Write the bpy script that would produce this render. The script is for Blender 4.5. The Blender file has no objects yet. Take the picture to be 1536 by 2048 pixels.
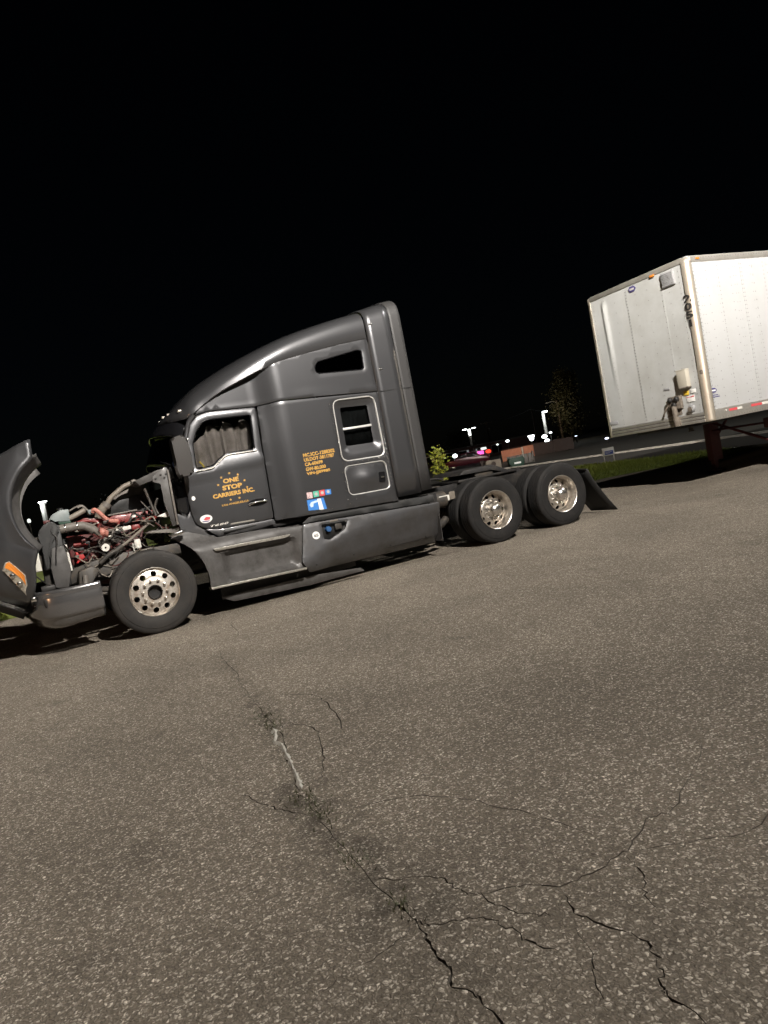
import bpy, bmesh, math, random
from mathutils import Vector, Matrix
from mathutils.geometry import delaunay_2d_cdt
rnd = random.Random(7)
SC = bpy.context.scene
COL = SC.collection
PI = math.pi
# ------------------------------------------------------------------ camera
CAM_ROLL, CAM_PITCH, CAM_YAW = math.radians(10.89), math.radians(3.495), math.radians(26.22)
CAM_LOC = Vector((-1.173, -8.932, 1.4545))
_f = Vector((math.sin(CAM_YAW)*math.cos(CAM_PITCH), math.cos(CAM_YAW)*math.cos(CAM_PITCH), -math.sin(CAM_PITCH)))
_r = Vector((math.cos(CAM_YAW), -math.sin(CAM_YAW), 0)); _u = _r.cross(_f)
_c, _s = math.cos(CAM_ROLL), math.sin(CAM_ROLL)
_R = _r*_c - _u*_s; _U = _r*_s + _u*_c
cam = bpy.data.objects.new('camera', bpy.data.cameras.new('camera')); COL.objects.link(cam)
cam.matrix_world = Matrix(((_R.x, _U.x, -_f.x, CAM_LOC.x), (_R.y, _U.y, -_f.y, CAM_LOC.y), (_R.z, _U.z, -_f.z, CAM_LOC.z), (0, 0, 0, 1)))
cam.data.sensor_fit = 'HORIZONTAL'; cam.data.sensor_width = 36; cam.data.lens = 36*1420/1536
cam.data.clip_start = .05; cam.data.clip_end = 2000
SC.camera = cam
# ------------------------------------------------------------------ night sky, moon
W = bpy.data.worlds.new('World'); SC.world = W; W.use_nodes = True
wn = W.node_tree; bg = wn.nodes['Background']
sky = wn.nodes.new('ShaderNodeTexSky'); sky.sky_type = 'NISHITA'; sky.sun_disc = False
sky.sun_elevation = math.radians(38); sky.sun_rotation = math.radians(170)
wn.links.new(sky.outputs[0], bg.inputs[0]); bg.inputs[1].default_value = .00022
sun = bpy.data.objects.new('moon', bpy.data.lights.new('moon', 'SUN')); COL.objects.link(sun)
sun.data.energy = .006; sun.data.angle = math.radians(.5); sun.data.color = (1, .95, .88)  # faint unseen fill, added so unlit areas are not pure black
sun.rotation_euler = (math.radians(52), 0, math.radians(-10))
SC.view_settings.view_transform = 'Standard'; SC.view_settings.look = 'None'
SC.view_settings.exposure = 0; SC.view_settings.gamma = 1
LOT_LAMP = (2.2, -12.6, 10.0); LOT_POWER = .0066

# ------------------------------------------------------------------ materials
M = {}
def mat(name, col=(.5, .5, .5), rough=.5, metal=0, coat=0, spec=.5, emit=None, estr=0, noise=None, bump=None, coat_rough=.06):
    m = bpy.data.materials.new(name); m.use_nodes = True; nt = m.node_tree; p = nt.nodes['Principled BSDF']
    p.inputs['Base Color'].default_value = (*col, 1); p.inputs['Roughness'].default_value = rough
    p.inputs['Metallic'].default_value = metal; p.inputs['Coat Weight'].default_value = coat
    p.inputs['Coat Roughness'].default_value = coat_rough
    p.inputs['Specular IOR Level'].default_value = spec
    if emit:
        p.inputs['Emission Color'].default_value = (*emit, 1); p.inputs['Emission Strength'].default_value = estr
        m.cycles.emission_sampling = 'NONE'
    tc = None
    if noise or bump:
        tc = nt.nodes.new('ShaderNodeTexCoord')
    if noise:     # (scale, dark colour, amount lo, hi, rough spread)
        sc, c2, lo, hi = noise[:4]
        n = nt.nodes.new('ShaderNodeTexNoise'); n.inputs['Scale'].default_value = sc; n.inputs['Detail'].default_value = 2 if name == 'paint' else 6; n.inputs['Roughness'].default_value = .65
        nt.links.new(tc.outputs['Object'], n.inputs['Vector'])
        r = nt.nodes.new('ShaderNodeMapRange'); r.inputs[1].default_value = lo; r.inputs[2].default_value = hi
        nt.links.new(n.outputs['Fac'], r.inputs[0])
        mx = nt.nodes.new('ShaderNodeMix'); mx.data_type = 'RGBA'
        mx.inputs[6].default_value = (*col, 1); mx.inputs[7].default_value = (*c2, 1)
        nt.links.new(r.outputs[0], mx.inputs[0]); nt.links.new(mx.outputs[2], p.inputs['Base Color'])
        if len(noise) > 4:
            r2 = nt.nodes.new('ShaderNodeMapRange'); r2.inputs[1].default_value = lo; r2.inputs[2].default_value = hi
            r2.inputs[3].default_value = rough; r2.inputs[4].default_value = noise[4]
            nt.links.new(n.outputs['Fac'], r2.inputs[0]); nt.links.new(r2.outputs[0], p.inputs['Roughness'])
    if bump:      # (scale, strength, distance)
        b = nt.nodes.new('ShaderNodeTexNoise'); b.inputs['Scale'].default_value = bump[0]; b.inputs['Detail'].default_value = 4
        nt.links.new(tc.outputs['Object'], b.inputs['Vector'])
        bp = nt.nodes.new('ShaderNodeBump'); bp.inputs['Strength'].default_value = bump[1]; bp.inputs['Distance'].default_value = bump[2]
        nt.links.new(b.outputs['Fac'], bp.inputs['Height']); nt.links.new(bp.outputs[0], p.inputs['Normal'])
    M[name] = m; return m

mat('paint', (.067, .0672, .071), .33, .62, 1.0, coat_rough=.03, noise=(2.2, (.060, .060, .063), .35, .75, .37), bump=(.9, .05, .05))
mat('paint_low', (.068, .068, .072), .40, .4, .7, noise=(3.5, (.043, .039, .036), .4, .75, .6), bump=(2.0, .08, .05))
mat('paint_dirty', (.078, .074, .072), .5, .15, .2, noise=(5, (.034, .031, .028), .42, .72, .75), bump=(3, .1, .04))
mat('black_plastic', (.012, .012, .012), .5, 0, 0, noise=(9, (.03, .028, .026), .5, .8))
mat('gloss_black', (.008, .008, .009), .12, 0, .6)
mat('rubber', (.011, .0105, .0105), .78, 0, 0, spec=.3, noise=(7, (.02, .018, .0165), .45, .75), bump=(60, .25, .004))
mat('tyre_side', (.020, .0185, .0175), .72, 0, 0, spec=.35, noise=(5, (.036, .031, .027), .42, .75), bump=(70, .2, .003))
mat('flap', (.010, .010, .010), .7)
mat('aluminium', (.62, .58, .53), .3, .9, 0, noise=(14, (.42, .36, .29), .45, .75, .5), bump=(30, .05, .004))
mat('aluminium_dirty', (.60, .56, .51), .38, .65, 0, noise=(11, (.26, .20, .15), .42, .7, .65), bump=(40, .15, .004))
mat('chrome', (.72, .70, .67), .16, 1)
mat('chrome_hub', (.66, .63, .59), .24, .95)
mat('steel_dark', (.05, .046, .042), .55, .4, 0, noise=(12, (.10, .08, .06), .45, .75, .7), bump=(40, .3, .004))
mat('frame_black', (.016, .015, .015), .55, .2, 0, noise=(8, (.045, .038, .032), .45, .75))
mat('step_metal', (.42, .40, .36), .4, .7, 0, noise=(20, (.22, .2, .17), .45, .7, .55), bump=(90, .4, .004))
mat('engine_red', (.17, .014, .013), .42, 0, .3, noise=(14, (.10, .016, .012), .45, .7, .7), bump=(30, .2, .006))
mat('engine_dark_red', (.07, .008, .007), .5, 0, .1, noise=(14, (.04, .01, .008), .4, .7, .7))
mat('hose_pink', (.40, .155, .12), .55, noise=(16, (.30, .12, .09), .4, .75))
mat('hose_grey', (.125, .11, .096), .6, noise=(16, (.07, .06, .05), .4, .75), bump=(50, .2, .004))
mat('hose_tan', (.17, .148, .12), .55, noise=(16, (.11, .09, .07), .4, .75))
mat('reservoir', (.145, .17, .17), .5, noise=(8, (.13, .145, .14), .4, .75))
mat('offwhite', (.62, .60, .55), .5, noise=(20, (.4, .36, .3), .5, .8))
mat('bright_red', (.34, .02, .02), .45)
mat('amber', (.62, .20, .03), .18, 0, .7)
mat('headlight_lens', (.55, .50, .42), .2, .4, .9, noise=(22, (.16, .14, .11), .4, .65))
mat('gold_letter', (.48, .27, .055), .5)
mat('white_decal', (.75, .74, .72), .4)
mat('grey_decal', (.42, .40, .38), .4)
mat('pink_decal', (.62, .46, .46), .4, noise=(60, (.30, .20, .21), .5, .56))
mat('blue_decal', (.05, .20, .55), .35)
mat('lightblue_decal', (.50, .62, .80), .35)
mat('green_decal', (.10, .42, .30), .35)
mat('red_decal', (.55, .08, .09), .35)
mat('navy_decal', (.06, .05, .16), .4)
mat('yellow_decal', (.62, .42, .05), .4)
mat('curtain', (.25, .25, .255), .9, noise=(6, (.15, .145, .14), .4, .7))
mat('interior', (.02, .02, .02), .8)
mat('yellow_strap', (.55, .47, .05), .6)
mat('blue_cloth', (.04, .09, .28), .7)
mat('trailer_white', (.39, .392, .395), .42, 0, .1, noise=(1.6, (.355, .355, .35), .45, .8, .5), bump=(.9, .2, .05))
mat('trailer_front_white', (.40, .405, .40), .48, 0, .05, noise=(1.3, (.33, .33, .315), .40, .72, .55), bump=(1.1, .5, .06))
mat('trailer_alu', (.52, .50, .46), .38, .75, 0, noise=(4, (.38, .35, .31), .42, .75, .5))
mat('trailer_rail', (.30, .29, .26), .5, .5, 0, noise=(5, (.2, .185, .16), .42, .75, .6))
mat('corner_post', (.70, .63, .53), .34, .75, 0, noise=(4, (.52, .45, .36), .42, .78, .5))
mat('rivet', (.20, .195, .19), .5, .3)
mat('gear_red', (.055, .006, .008), .6, noise=(8, (.03, .005, .006), .45, .75))
mat('vent_grey', (.28, .28, .285), .55)
mat('box_tan', (.40, .37, .31), .55)
mat('grime', (.11, .09, .07), .8, noise=(20, (.2, .17, .14), .4, .7))
mat('concrete', (.42, .39, .34), .85, noise=(6, (.30, .27, .23), .4, .75), bump=(30, .3, .01))
mat('kerb_white', (.55, .53, .48), .8, noise=(6, (.5, .47, .41), .4, .75))
mat('road', (.05, .046, .04), .85, noise=(1.2, (.06, .055, .046), .4, .75), bump=(60, .3, .01))
mat('far_ground', (.022, .022, .012), .95, noise=(.6, (.012, .012, .006), .4, .7))
mat('dirt_ground', (.03, .028, .02), .95)
mat('soil_grass', (.19, .23, .035), .95, noise=(3.5, (.08, .11, .02), .4, .7), bump=(25, .8, .03))
mat('wood_pole', (.14, .105, .08), .85, noise=(6, (.03, .022, .017), .4, .75))
mat('wire', (.02, .02, .02), .7)
mat('pole_lit_white', (.75, .74, .70), .5)
mat('pole_dark', (.04, .035, .03), .6)
mat('lamp_head', (.05, .05, .05), .5)
mat('mirror_shell', (.035, .032, .03), .32, 0, .4, noise=(4, (.025, .022, .02), .4, .7, .4))
mat('bumper_silver', (.17, .165, .165), .22, .7, .8)
mat('trim_bright', (.62, .61, .59), .3, .35, .5)
mat('marker_pale', (.33, .30, .26), .3)
mat('cap_blue', (.03, .09, .22), .4)
mat('fin', (.022, .021, .021), .6, 0, .1)
mat('lamp_white', (1, 1, 1), .5, emit=(.93, 1, 1), estr=7)
mat('lamp_soft', (1, 1, 1), .5, emit=(.9, .95, .9), estr=1.2)
mat('lamp_blue', (1, 1, 1), .5, emit=(.75, .8, 1), estr=3)
mat('neon_magenta', (1, .2, .6), .5, emit=(1, .12, .55), estr=1.6)
mat('signal_red', (1, .05, .02), .5, emit=(1, .06, .03), estr=1.5)
mat('wall_orange', (.46, .21, .13), .85, noise=(3, (.36, .15, .09), .4, .75))
mat('wall_dark', (.05, .035, .03), .85, noise=(3, (.035, .025, .02), .4, .75))
mat('beige_panel', (.22, .19, .15), .85, noise=(5, (.2, .16, .12), .4, .7))
mat('dumpster_green', (.008, .035, .02), .6)
mat('car_red', (.08, .006, .014), .25, .2, .8)
mat('sign_blue', (.05, .09, .35), .5)
mat('bark', (.06, .045, .03), .9)
mat('brick_dark', (.06, .025, .02), .9, noise=(2, (.04, .018, .014), .4, .7))
mat('crack', (.10, .085, .07), .95, noise=(18, (.08, .068, .052), .4, .7))
mat('filler', (.50, .48, .43), .9, noise=(30, (.32, .30, .26), .4, .7), bump=(50, .5, .01))

def leaf_mat(name, c1, c2):
    m = bpy.data.materials.new(name); m.use_nodes = True; nt = m.node_tree; p = nt.nodes['Principled BSDF']
    g = nt.nodes.new('ShaderNodeNewGeometry'); mx = nt.nodes.new('ShaderNodeMix'); mx.data_type = 'RGBA'
    mx.inputs[6].default_value = (*c1, 1); mx.inputs[7].default_value = (*c2, 1)
    nt.links.new(g.outputs['Random Per Island'], mx.inputs[0]); nt.links.new(mx.outputs[2], p.inputs['Base Color'])
    p.inputs['Roughness'].default_value = .6; M[name] = m
leaf_mat('leaf_lime', (.27, .27, .025), (.13, .15, .015))
leaf_mat('leaf_dark', (.05, .05, .02), (.03, .035, .012))
leaf_mat('leaf_brown', (.06, .05, .02), (.035, .04, .014))
leaf_mat('weed', (.10, .10, .05), (.055, .06, .03))
leaf_mat('blade', (.30, .34, .055), (.17, .215, .03))

def glass_mat(name, tint, f0=.05):
    m = bpy.data.materials.new(name); m.use_nodes = True; nt = m.node_tree
    nt.nodes.remove(nt.nodes['Principled BSDF']); out = nt.nodes['Material Output']
    t = nt.nodes.new('ShaderNodeBsdfTransparent'); t.inputs[0].default_value = (*tint, 1)
    g = nt.nodes.new('ShaderNodeBsdfGlossy'); g.inputs['Roughness'].default_value = .0
    lw = nt.nodes.new('ShaderNodeFresnel'); lw.inputs[0].default_value = 1.5
    mx = nt.nodes.new('ShaderNodeMixShader'); nt.links.new(lw.outputs[0], mx.inputs[0])
    nt.links.new(t.outputs[0], mx.inputs[1]); nt.links.new(g.outputs[0], mx.inputs[2]); nt.links.new(mx.outputs[0], out.inputs[0])
    M[name] = m
glass_mat('glass', (.78, .76, .74)); glass_mat('glass_dark', (.06, .065, .065)); glass_mat('glass_smoke', (.36, .37, .37))

def asphalt():
    m = bpy.data.materials.new('asphalt'); m.use_nodes = True; nt = m.node_tree; p = nt.nodes['Principled BSDF']; L = nt.links.new; N = nt.nodes.new
    tc = N('ShaderNodeTexCoord')
    nz = N('ShaderNodeTexNoise'); nz.inputs['Scale'].default_value = 42; nz.inputs['Detail'].default_value = 2; L(tc.outputs['Object'], nz.inputs['Vector'])
    ad = N('ShaderNodeMixRGB'); ad.blend_type = 'ADD'; ad.inputs[0].default_value = .036; L(tc.outputs['Object'], ad.inputs[1]); L(nz.outputs['Color'], ad.inputs[2])
    v = N('ShaderNodeTexVoronoi'); v.inputs['Scale'].default_value = 84; L(ad.outputs[0], v.inputs['Vector'])
    v2 = N('ShaderNodeTexVoronoi'); v2.inputs['Scale'].default_value = 150; L(ad.outputs[0], v2.inputs['Vector'])
    sep = N('ShaderNodeSeparateColor'); L(v.outputs['Color'], sep.inputs[0]); sep2 = N('ShaderNodeSeparateColor'); L(v2.outputs['Color'], sep2.inputs[0])
    cr = N('ShaderNodeValToRGB'); e = cr.color_ramp; e.elements[0].position = 0; e.elements[0].color = (.118, .099, .076, 1); e.elements[1].position = 1; e.elements[1].color = (.60, .54, .46, 1)
    for pos, c in ((.30, (.142, .12, .094)), (.50, (.20, .172, .138)), (.66, (.30, .264, .216)), (.86, (.42, .375, .315))):
        k = e.elements.new(pos); k.color = (*c, 1)
    L(sep.outputs[0], cr.inputs[0])
    # stones are rounded: fade to matrix at the cell edge
    mr = N('ShaderNodeMapRange'); mr.inputs[1].default_value = .30; mr.inputs[2].default_value = .62; L(v.outputs['Distance'], mr.inputs[0])
    m1 = N('ShaderNodeMix'); m1.data_type = 'RGBA'; m1.inputs[7].default_value = (.135, .114, .09, 1); L(mr.outputs[0], m1.inputs[0]); L(cr.outputs[0], m1.inputs[6])
    # fine sand
    m2 = N('ShaderNodeMix'); m2.data_type = 'RGBA'; m2.blend_type = 'MULTIPLY'; m2.inputs[0].default_value = 1
    r2 = N('ShaderNodeMapRange'); r2.inputs[3].default_value = .72; r2.inputs[4].default_value = 1.28; L(sep2.outputs[1], r2.inputs[0])
    L(m1.outputs[2], m2.inputs[6]); cc = N('ShaderNodeCombineColor')
    for i in range(3): L(r2.outputs[0], cc.inputs[i])
    L(cc.outputs[0], m2.inputs[7])
    # wear: broad light and dark areas, oil stains
    n1 = N('ShaderNodeTexNoise'); n1.inputs['Scale'].default_value = .55; n1.inputs['Detail'].default_value = 7; n1.inputs['Roughness'].default_value = .62; L(tc.outputs['Object'], n1.inputs['Vector'])
    r3 = N('ShaderNodeMapRange'); r3.inputs[1].default_value = .3; r3.inputs[2].default_value = .7; r3.inputs[3].default_value = .90; r3.inputs[4].default_value = 1.40; L(n1.outputs['Fac'], r3.inputs[0])
    at = N('ShaderNodeAttribute'); at.attribute_name = 'stain'
    sb = N('ShaderNodeMath'); sb.operation = 'MULTIPLY'; L(at.outputs['Fac'], sb.inputs[0]); n4 = N('ShaderNodeTexNoise'); n4.inputs['Scale'].default_value = 7; n4.inputs['Detail'].default_value = 5; L(tc.outputs['Object'], n4.inputs['Vector'])
    r4 = N('ShaderNodeMapRange'); r4.inputs[1].default_value = .38; r4.inputs[2].default_value = .62; L(n4.outputs['Fac'], r4.inputs[0]); L(r4.outputs[0], sb.inputs[1])
    sc = N('ShaderNodeMath'); sc.operation = 'MULTIPLY'; sc.inputs[1].default_value = .58; L(sb.outputs[0], sc.inputs[0])
    om = N('ShaderNodeMath'); om.operation = 'SUBTRACT'; om.inputs[0].default_value = 1; L(sc.outputs[0], om.inputs[1])
    n6 = N('ShaderNodeTexNoise'); n6.inputs['Scale'].default_value = 2.6; n6.inputs['Detail'].default_value = 5; n6.inputs['Roughness'].default_value = .6; L(tc.outputs['Object'], n6.inputs['Vector'])
    r6 = N('ShaderNodeMapRange'); r6.inputs[1].default_value = .60; r6.inputs[2].default_value = .72; r6.inputs[3].default_value = 1; r6.inputs[4].default_value = .74; L(n6.outputs['Fac'], r6.inputs[0])
    pq = N('ShaderNodeMath'); pq.operation = 'MULTIPLY'; L(r3.outputs[0], pq.inputs[0]); L(r6.outputs[0], pq.inputs[1])
    pr = N('ShaderNodeMath'); pr.operation = 'MULTIPLY'; L(pq.outputs[0], pr.inputs[0]); L(om.outputs[0], pr.inputs[1])
    m3 = N('ShaderNodeMix'); m3.data_type = 'RGBA'; m3.blend_type = 'MULTIPLY'; m3.inputs[0].default_value = 1; c3 = N('ShaderNodeCombineColor')
    for i in range(3): L(pr.outputs[0], c3.inputs[i])
    L(m2.outputs[2], m3.inputs[6]); L(c3.outputs[0], m3.inputs[7]); L(m3.outputs[2], p.inputs['Base Color'])
    p.inputs['Roughness'].default_value = .82; p.inputs['Specular IOR Level'].default_value = .3
    b1 = N('ShaderNodeBump'); b1.inputs['Strength'].default_value = .8; b1.inputs['Distance'].default_value = .006; b1.invert = True; L(v.outputs['Distance'], b1.inputs['Height'])
    n5 = N('ShaderNodeTexNoise'); n5.inputs['Scale'].default_value = 1.1; n5.inputs['Detail'].default_value = 4; L(tc.outputs['Object'], n5.inputs['Vector'])
    b2 = N('ShaderNodeBump'); b2.inputs['Strength'].default_value = .5; b2.inputs['Distance'].default_value = .05; L(n5.outputs['Fac'], b2.inputs['Height']); L(b1.outputs[0], b2.inputs['Normal'])
    L(b2.outputs[0], p.inputs['Normal']); M['asphalt'] = m
asphalt()

# ------------------------------------------------------------------ helpers
def put(o, parent=None, label=None, category=None, group=None, kind=None):
    if parent is not None: o.parent = parent
    for k, v in (("label", label), ("category", category), ('group', group), ('kind', kind)):
        if v: o[k] = v
    return o
def mesh_obj(name, verts, faces, m, parent=None, smooth=True, angle=35, mats=None, **kw):
    me = bpy.data.meshes.new(name); me.from_pydata([tuple(v) for v in verts], [], faces); me.validate()
    me.materials.append(M[m])
    if mats:
        for k in mats: me.materials.append(M[k])
    if smooth:
        for p in me.polygons: p.use_smooth = True
        me.set_sharp_from_angle(angle=math.radians(angle))
    me.update()
    o = bpy.data.objects.new(name, me); COL.objects.link(o)
    return put(o, parent, **kw)
def bm_obj(name, bm, m, parent=None, smooth=True, angle=35, **kw):
    bmesh.ops.recalc_face_normals(bm, faces=bm.faces)
    me = bpy.data.meshes.new(name); bm.to_mesh(me); bm.free(); me.materials.append(M[m])
    if smooth:
        for p in me.polygons: p.use_smooth = True
        me.set_sharp_from_angle(angle=math.radians(angle))
    o = bpy.data.objects.new(name, me); COL.objects.link(o)
    return put(o, parent, **kw)
def empty(name, loc=(0, 0, 0), rz=0, **kw):
    o = bpy.data.objects.new(name, None); COL.objects.link(o); o.location = loc; o.rotation_euler = (0, 0, rz); o.empty_display_size = .2
    return put(o, **kw)
def addbox(bm, x0, x1, y0, y1, z0, z1, bev=0, seg=2):
    r = bmesh.ops.create_cube(bm, size=1); vs = r['verts']
    for v in vs: v.co = Vector(((x0+x1)/2+v.co.x*(x1-x0), (y0+y1)/2+v.co.y*(y1-y0), (z0+z1)/2+v.co.z*(z1-z0)))
    if bev:
        es = list({e for v in vs for e in v.link_edges}); bmesh.ops.bevel(bm, geom=es, offset=bev, segments=seg, profile=.5, affect='EDGES')
def box(name, x0, x1, y0, y1, z0, z1, m, parent=None, bev=.006, **kw):
    bm = bmesh.new(); addbox(bm, x0, x1, y0, y1, z0, z1, bev); return bm_obj(name, bm, m, parent, **kw)
def prism_bm(poly, y0, y1, bev=0):      # polygon in (x, z), extruded along y
    bm = bmesh.new(); a = [bm.verts.new((x, y0, z)) for x, z in poly]; b = [bm.verts.new((x, y1, z)) for x, z in poly]
    bm.faces.new(a); bm.faces.new(b[::-1]); n = len(poly)
    for i in range(n): bm.faces.new((a[i], b[i], b[(i+1) % n], a[(i+1) % n]))
    if bev: bmesh.ops.bevel(bm, geom=list(bm.edges), offset=bev, segments=2, profile=.5, affect='EDGES')
    return bm
def prism(name, poly, y0, y1, m, parent=None, bev=.005, **kw):
    return bm_obj(name, prism_bm(poly, y0, y1, bev), m, parent, **kw)
def catmull(pts, n=6):
    P = [Vector(p) for p in pts]; out = []
    for i in range(len(P)-1):
        p0 = P[max(i-1, 0)]; p1 = P[i]; p2 = P[i+1]; p3 = P[min(i+2, len(P)-1)]
        for k in range(n):
            t = k/n; out.append(.5*((2*p1)+(p2-p0)*t+(2*p0-5*p1+4*p2-p3)*t*t+(3*p1-p0-3*p2+p3)*t**3))
    out.append(P[-1]); return out
def tube_data(pts, r, seg=10, smooth=True, n=5):
    P = catmull(pts, n) if smooth and len(pts) > 2 else [Vector(p) for p in pts]
    rs = r if callable(r) else (lambda t: r)
    V = []; F = []; up = Vector((0, 0, 1)); t0 = (P[1]-P[0]).normalized()
    a = t0.orthogonal().normalized()
    for i, p in enumerate(P):
        t = (P[min(i+1, len(P)-1)]-P[max(i-1, 0)]).normalized(); a = (a-t*a.dot(t)).normalized(); b = t.cross(a); rr = rs(i/(len(P)-1))
        for k in range(seg): th = 2*PI*k/seg; V.append(p+a*math.cos(th)*rr+b*math.sin(th)*rr)
    for i in range(len(P)-1):
        for k in range(seg): F.append((i*seg+k, i*seg+(k+1) % seg, (i+1)*seg+(k+1) % seg, (i+1)*seg+k))
    F.append(tuple(range(seg))[::-1]); F.append(tuple((len(P)-1)*seg+k for k in range(seg)))
    return V, F
def tube(name, pts, r, m, parent=None, seg=10, smooth=True, n=5, **kw):
    V, F = tube_data(pts, r, seg, smooth, n); return mesh_obj(name, V, F, m, parent, angle=50, **kw)
def merge(*parts):
    V = []; F = []
    for v, f in parts:
        o = len(V); V += list(v); F += [tuple(i+o for i in q) for q in f]
    return V, F
def lathe_data(prof, seg=48, axis='y'):   # prof: (radius, along axis)
    V = []; F = []; n = len(prof)
    for k in range(seg):
        th = 2*PI*k/seg; c, s = math.cos(th), math.sin(th)
        for r, a in prof: V.append((r*c, a, r*s) if axis == 'y' else (r*c, r*s, a))
    for k in range(seg):
        k2 = (k+1) % seg
        for i in range(n-1): F.append((k*n+i, k*n+i+1, k2*n+i+1, k2*n+i))
    return V, F
def grid_obj(name, rows, m, parent=None, thick=None, **kw):   # rows: list of equal-length point lists
    V = [p for r in rows for p in r]; n = len(rows[0]); F = []
    for i in range(len(rows)-1):
        for j in range(n-1): F.append((i*n+j, i*n+j+1, (i+1)*n+j+1, (i+1)*n+j))
    o = mesh_obj(name, V, F, m, parent, **kw)
    if thick:
        s = o.modifiers.new('thickness', 'SOLIDIFY'); s.thickness = thick; s.offset = 0
    return o
def inside(p, poly):
    x, y = p; c = False; n = len(poly); j = n-1
    for i in range(n):
        xi, yi = poly[i]; xj, yj = poly[j]
        if (yi > y) != (yj > y) and x < (xj-xi)*(y-yi)/(yj-yi)+xi: c = not c
        j = i
    return c
def resample(poly, d):
    out = []; n = len(poly)
    for i in range(n):
        a = Vector(poly[i]); b = Vector(poly[(i+1) % n]); k = max(1, int((b-a).length/d))
        for t in range(k): out.append(tuple(a+(b-a)*t/k))
    return out
def rounded(poly, r, seg=4):
    out = []; n = len(poly)
    for i in range(n):
        p = Vector(poly[i]); a = Vector(poly[i-1])-p; b = Vector(poly[(i+1) % n])-p
        rr = min(r, a.length*.45, b.length*.45); A = p+a.normalized()*rr; B = p+b.normalized()*rr
        for k in range(seg+1):
            t = k/seg; out.append(tuple(A*(1-t)**2+p*2*t*(1-t)+B*t*t))
    return out
def area(poly): return sum(poly[i-1][0]*poly[i][1]-poly[i][0]*poly[i-1][1] for i in range(len(poly)))/2
def inset(poly, d):
    n = len(poly); out = []; sg = 1 if area(poly) > 0 else -1
    for i in range(n):
        a = Vector(poly[i-1]); b = Vector(poly[(i+1) % n]); t = (b-a)
        if t.length < 1e-9: t = Vector((1, 0))
        t.normalize(); out.append((poly[i][0]-t.y*d*sg, poly[i][1]+t.x*d*sg))
    return out
def cdt(points, loops, keep):
    V = [Vector(p) for p in points]; E = []
    for lp in loops:
        o = len(V); V += [Vector(p) for p in lp]; n = len(lp); E += [(o+i, o+(i+1) % n) for i in range(n)]
    r = delaunay_2d_cdt(V, E, [], 0, 1e-5)
    vv = r[0]; ff = []
    for f in r[2]:
        c = sum((vv[i] for i in f), Vector((0, 0)))/len(f)
        if keep(c): ff.append(tuple(f))
    return vv, ff
def panel_data(outline, S, holes=(), g=.09, edge=.004, thick=.018):
    outline = resample(outline, g*.6); holes = [resample(h, g*.5) for h in holes]
    xs = [p[0] for p in outline]; zs = [p[1] for p in outline]; pts = []
    keep = lambda c: inside(c, outline) and not any(inside(c, h) for h in holes)
    rings = [inset(outline, .007)]+[inset(h, -.007) for h in holes]
    border = outline+[p for h in holes for p in h]+[p for r in rings for p in r]
    x = min(xs)+g/2
    while x < max(xs):
        z = min(zs)+g/2
        while z < max(zs):
            if keep((x, z)) and all((x-a)**2+(z-b)**2 > (g*.35)**2 for a, b in border): pts.append((x, z))
            z += g
        x += g
    vv, ff = cdt(pts+[p for r in rings for p in r if keep(p)], [outline]+list(holes), keep)
    cnt = {}
    for f in ff:
        for i in range(3):
            k = tuple(sorted((f[i], f[(i+1) % 3]))); cnt[k] = cnt.get(k, 0)+1
    be = {k for k, v in cnt.items() if v == 1}; bv = {i for k in be for i in k}
    n = len(vv); V = []; F = []
    for i, p in enumerate(vv): V.append((p.x, S(p.x, p.y)+(edge if i in bv else 0), p.y))
    for p in vv: V.append((p.x, S(p.x, p.y)+thick, p.y))
    for f in ff:
        a, b, c = (vv[i] for i in f)
        if (b-a).cross(c-a) < 0: f = f[::-1]
        F.append(f)                       # faces -y
        for i in range(3):
            k = (f[i], f[(i+1) % 3])
            if tuple(sorted(k)) in be: F.append((k[1], k[0], k[0]+n, k[1]+n))
        F.append(tuple(j+n for j in f[::-1]))
    return V, F
YC = 1.245
def mirrored(V, F): return [(x, 2*YC-y, z) for x, y, z in V], [f[::-1] for f in F]
def panel(name, outline, S, m, parent, holes=(), g=.09, edge=.004, thick=.018, both=True, **kw):
    V, F = panel_data(outline, S, holes, g, edge, thick)
    o = mesh_obj(name, V, F, m, parent, angle=40, **kw)
    if both: mesh_obj(name, *mirrored(V, F), m, parent, angle=40)
    return o
def text(name, s, x0, x1, z0, z1, S, m, parent, bold=.012, lift=.004, spacing=1.0, slant=0):
    cu = bpy.data.curves.new('t', 'FONT'); cu.body = s; cu.size = 1; cu.offset = bold; cu.space_character = spacing; cu.resolution_u = 3; cu.shear = slant
    ob = bpy.data.objects.new('t', cu); COL.objects.link(ob)
    dg = bpy.context.evaluated_depsgraph_get(); me = bpy.data.meshes.new_from_object(ob.evaluated_get(dg)); bpy.data.objects.remove(ob)
    xs = [v.co.x for v in me.vertices]; ys = [v.co.y for v in me.vertices]; a, b, c, d = min(xs), max(xs), min(ys), max(ys)
    for v in me.vertices:
        x = x0+(v.co.x-a)/(b-a)*(x1-x0); z = z0+(v.co.y-c)/(d-c)*(z1-z0); v.co = (x, S(x, z)-lift, z)
    me.materials.clear(); me.materials.append(M[m]); me.name = name
    o = bpy.data.objects.new(name, me); COL.objects.link(o); return put(o, parent)
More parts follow.
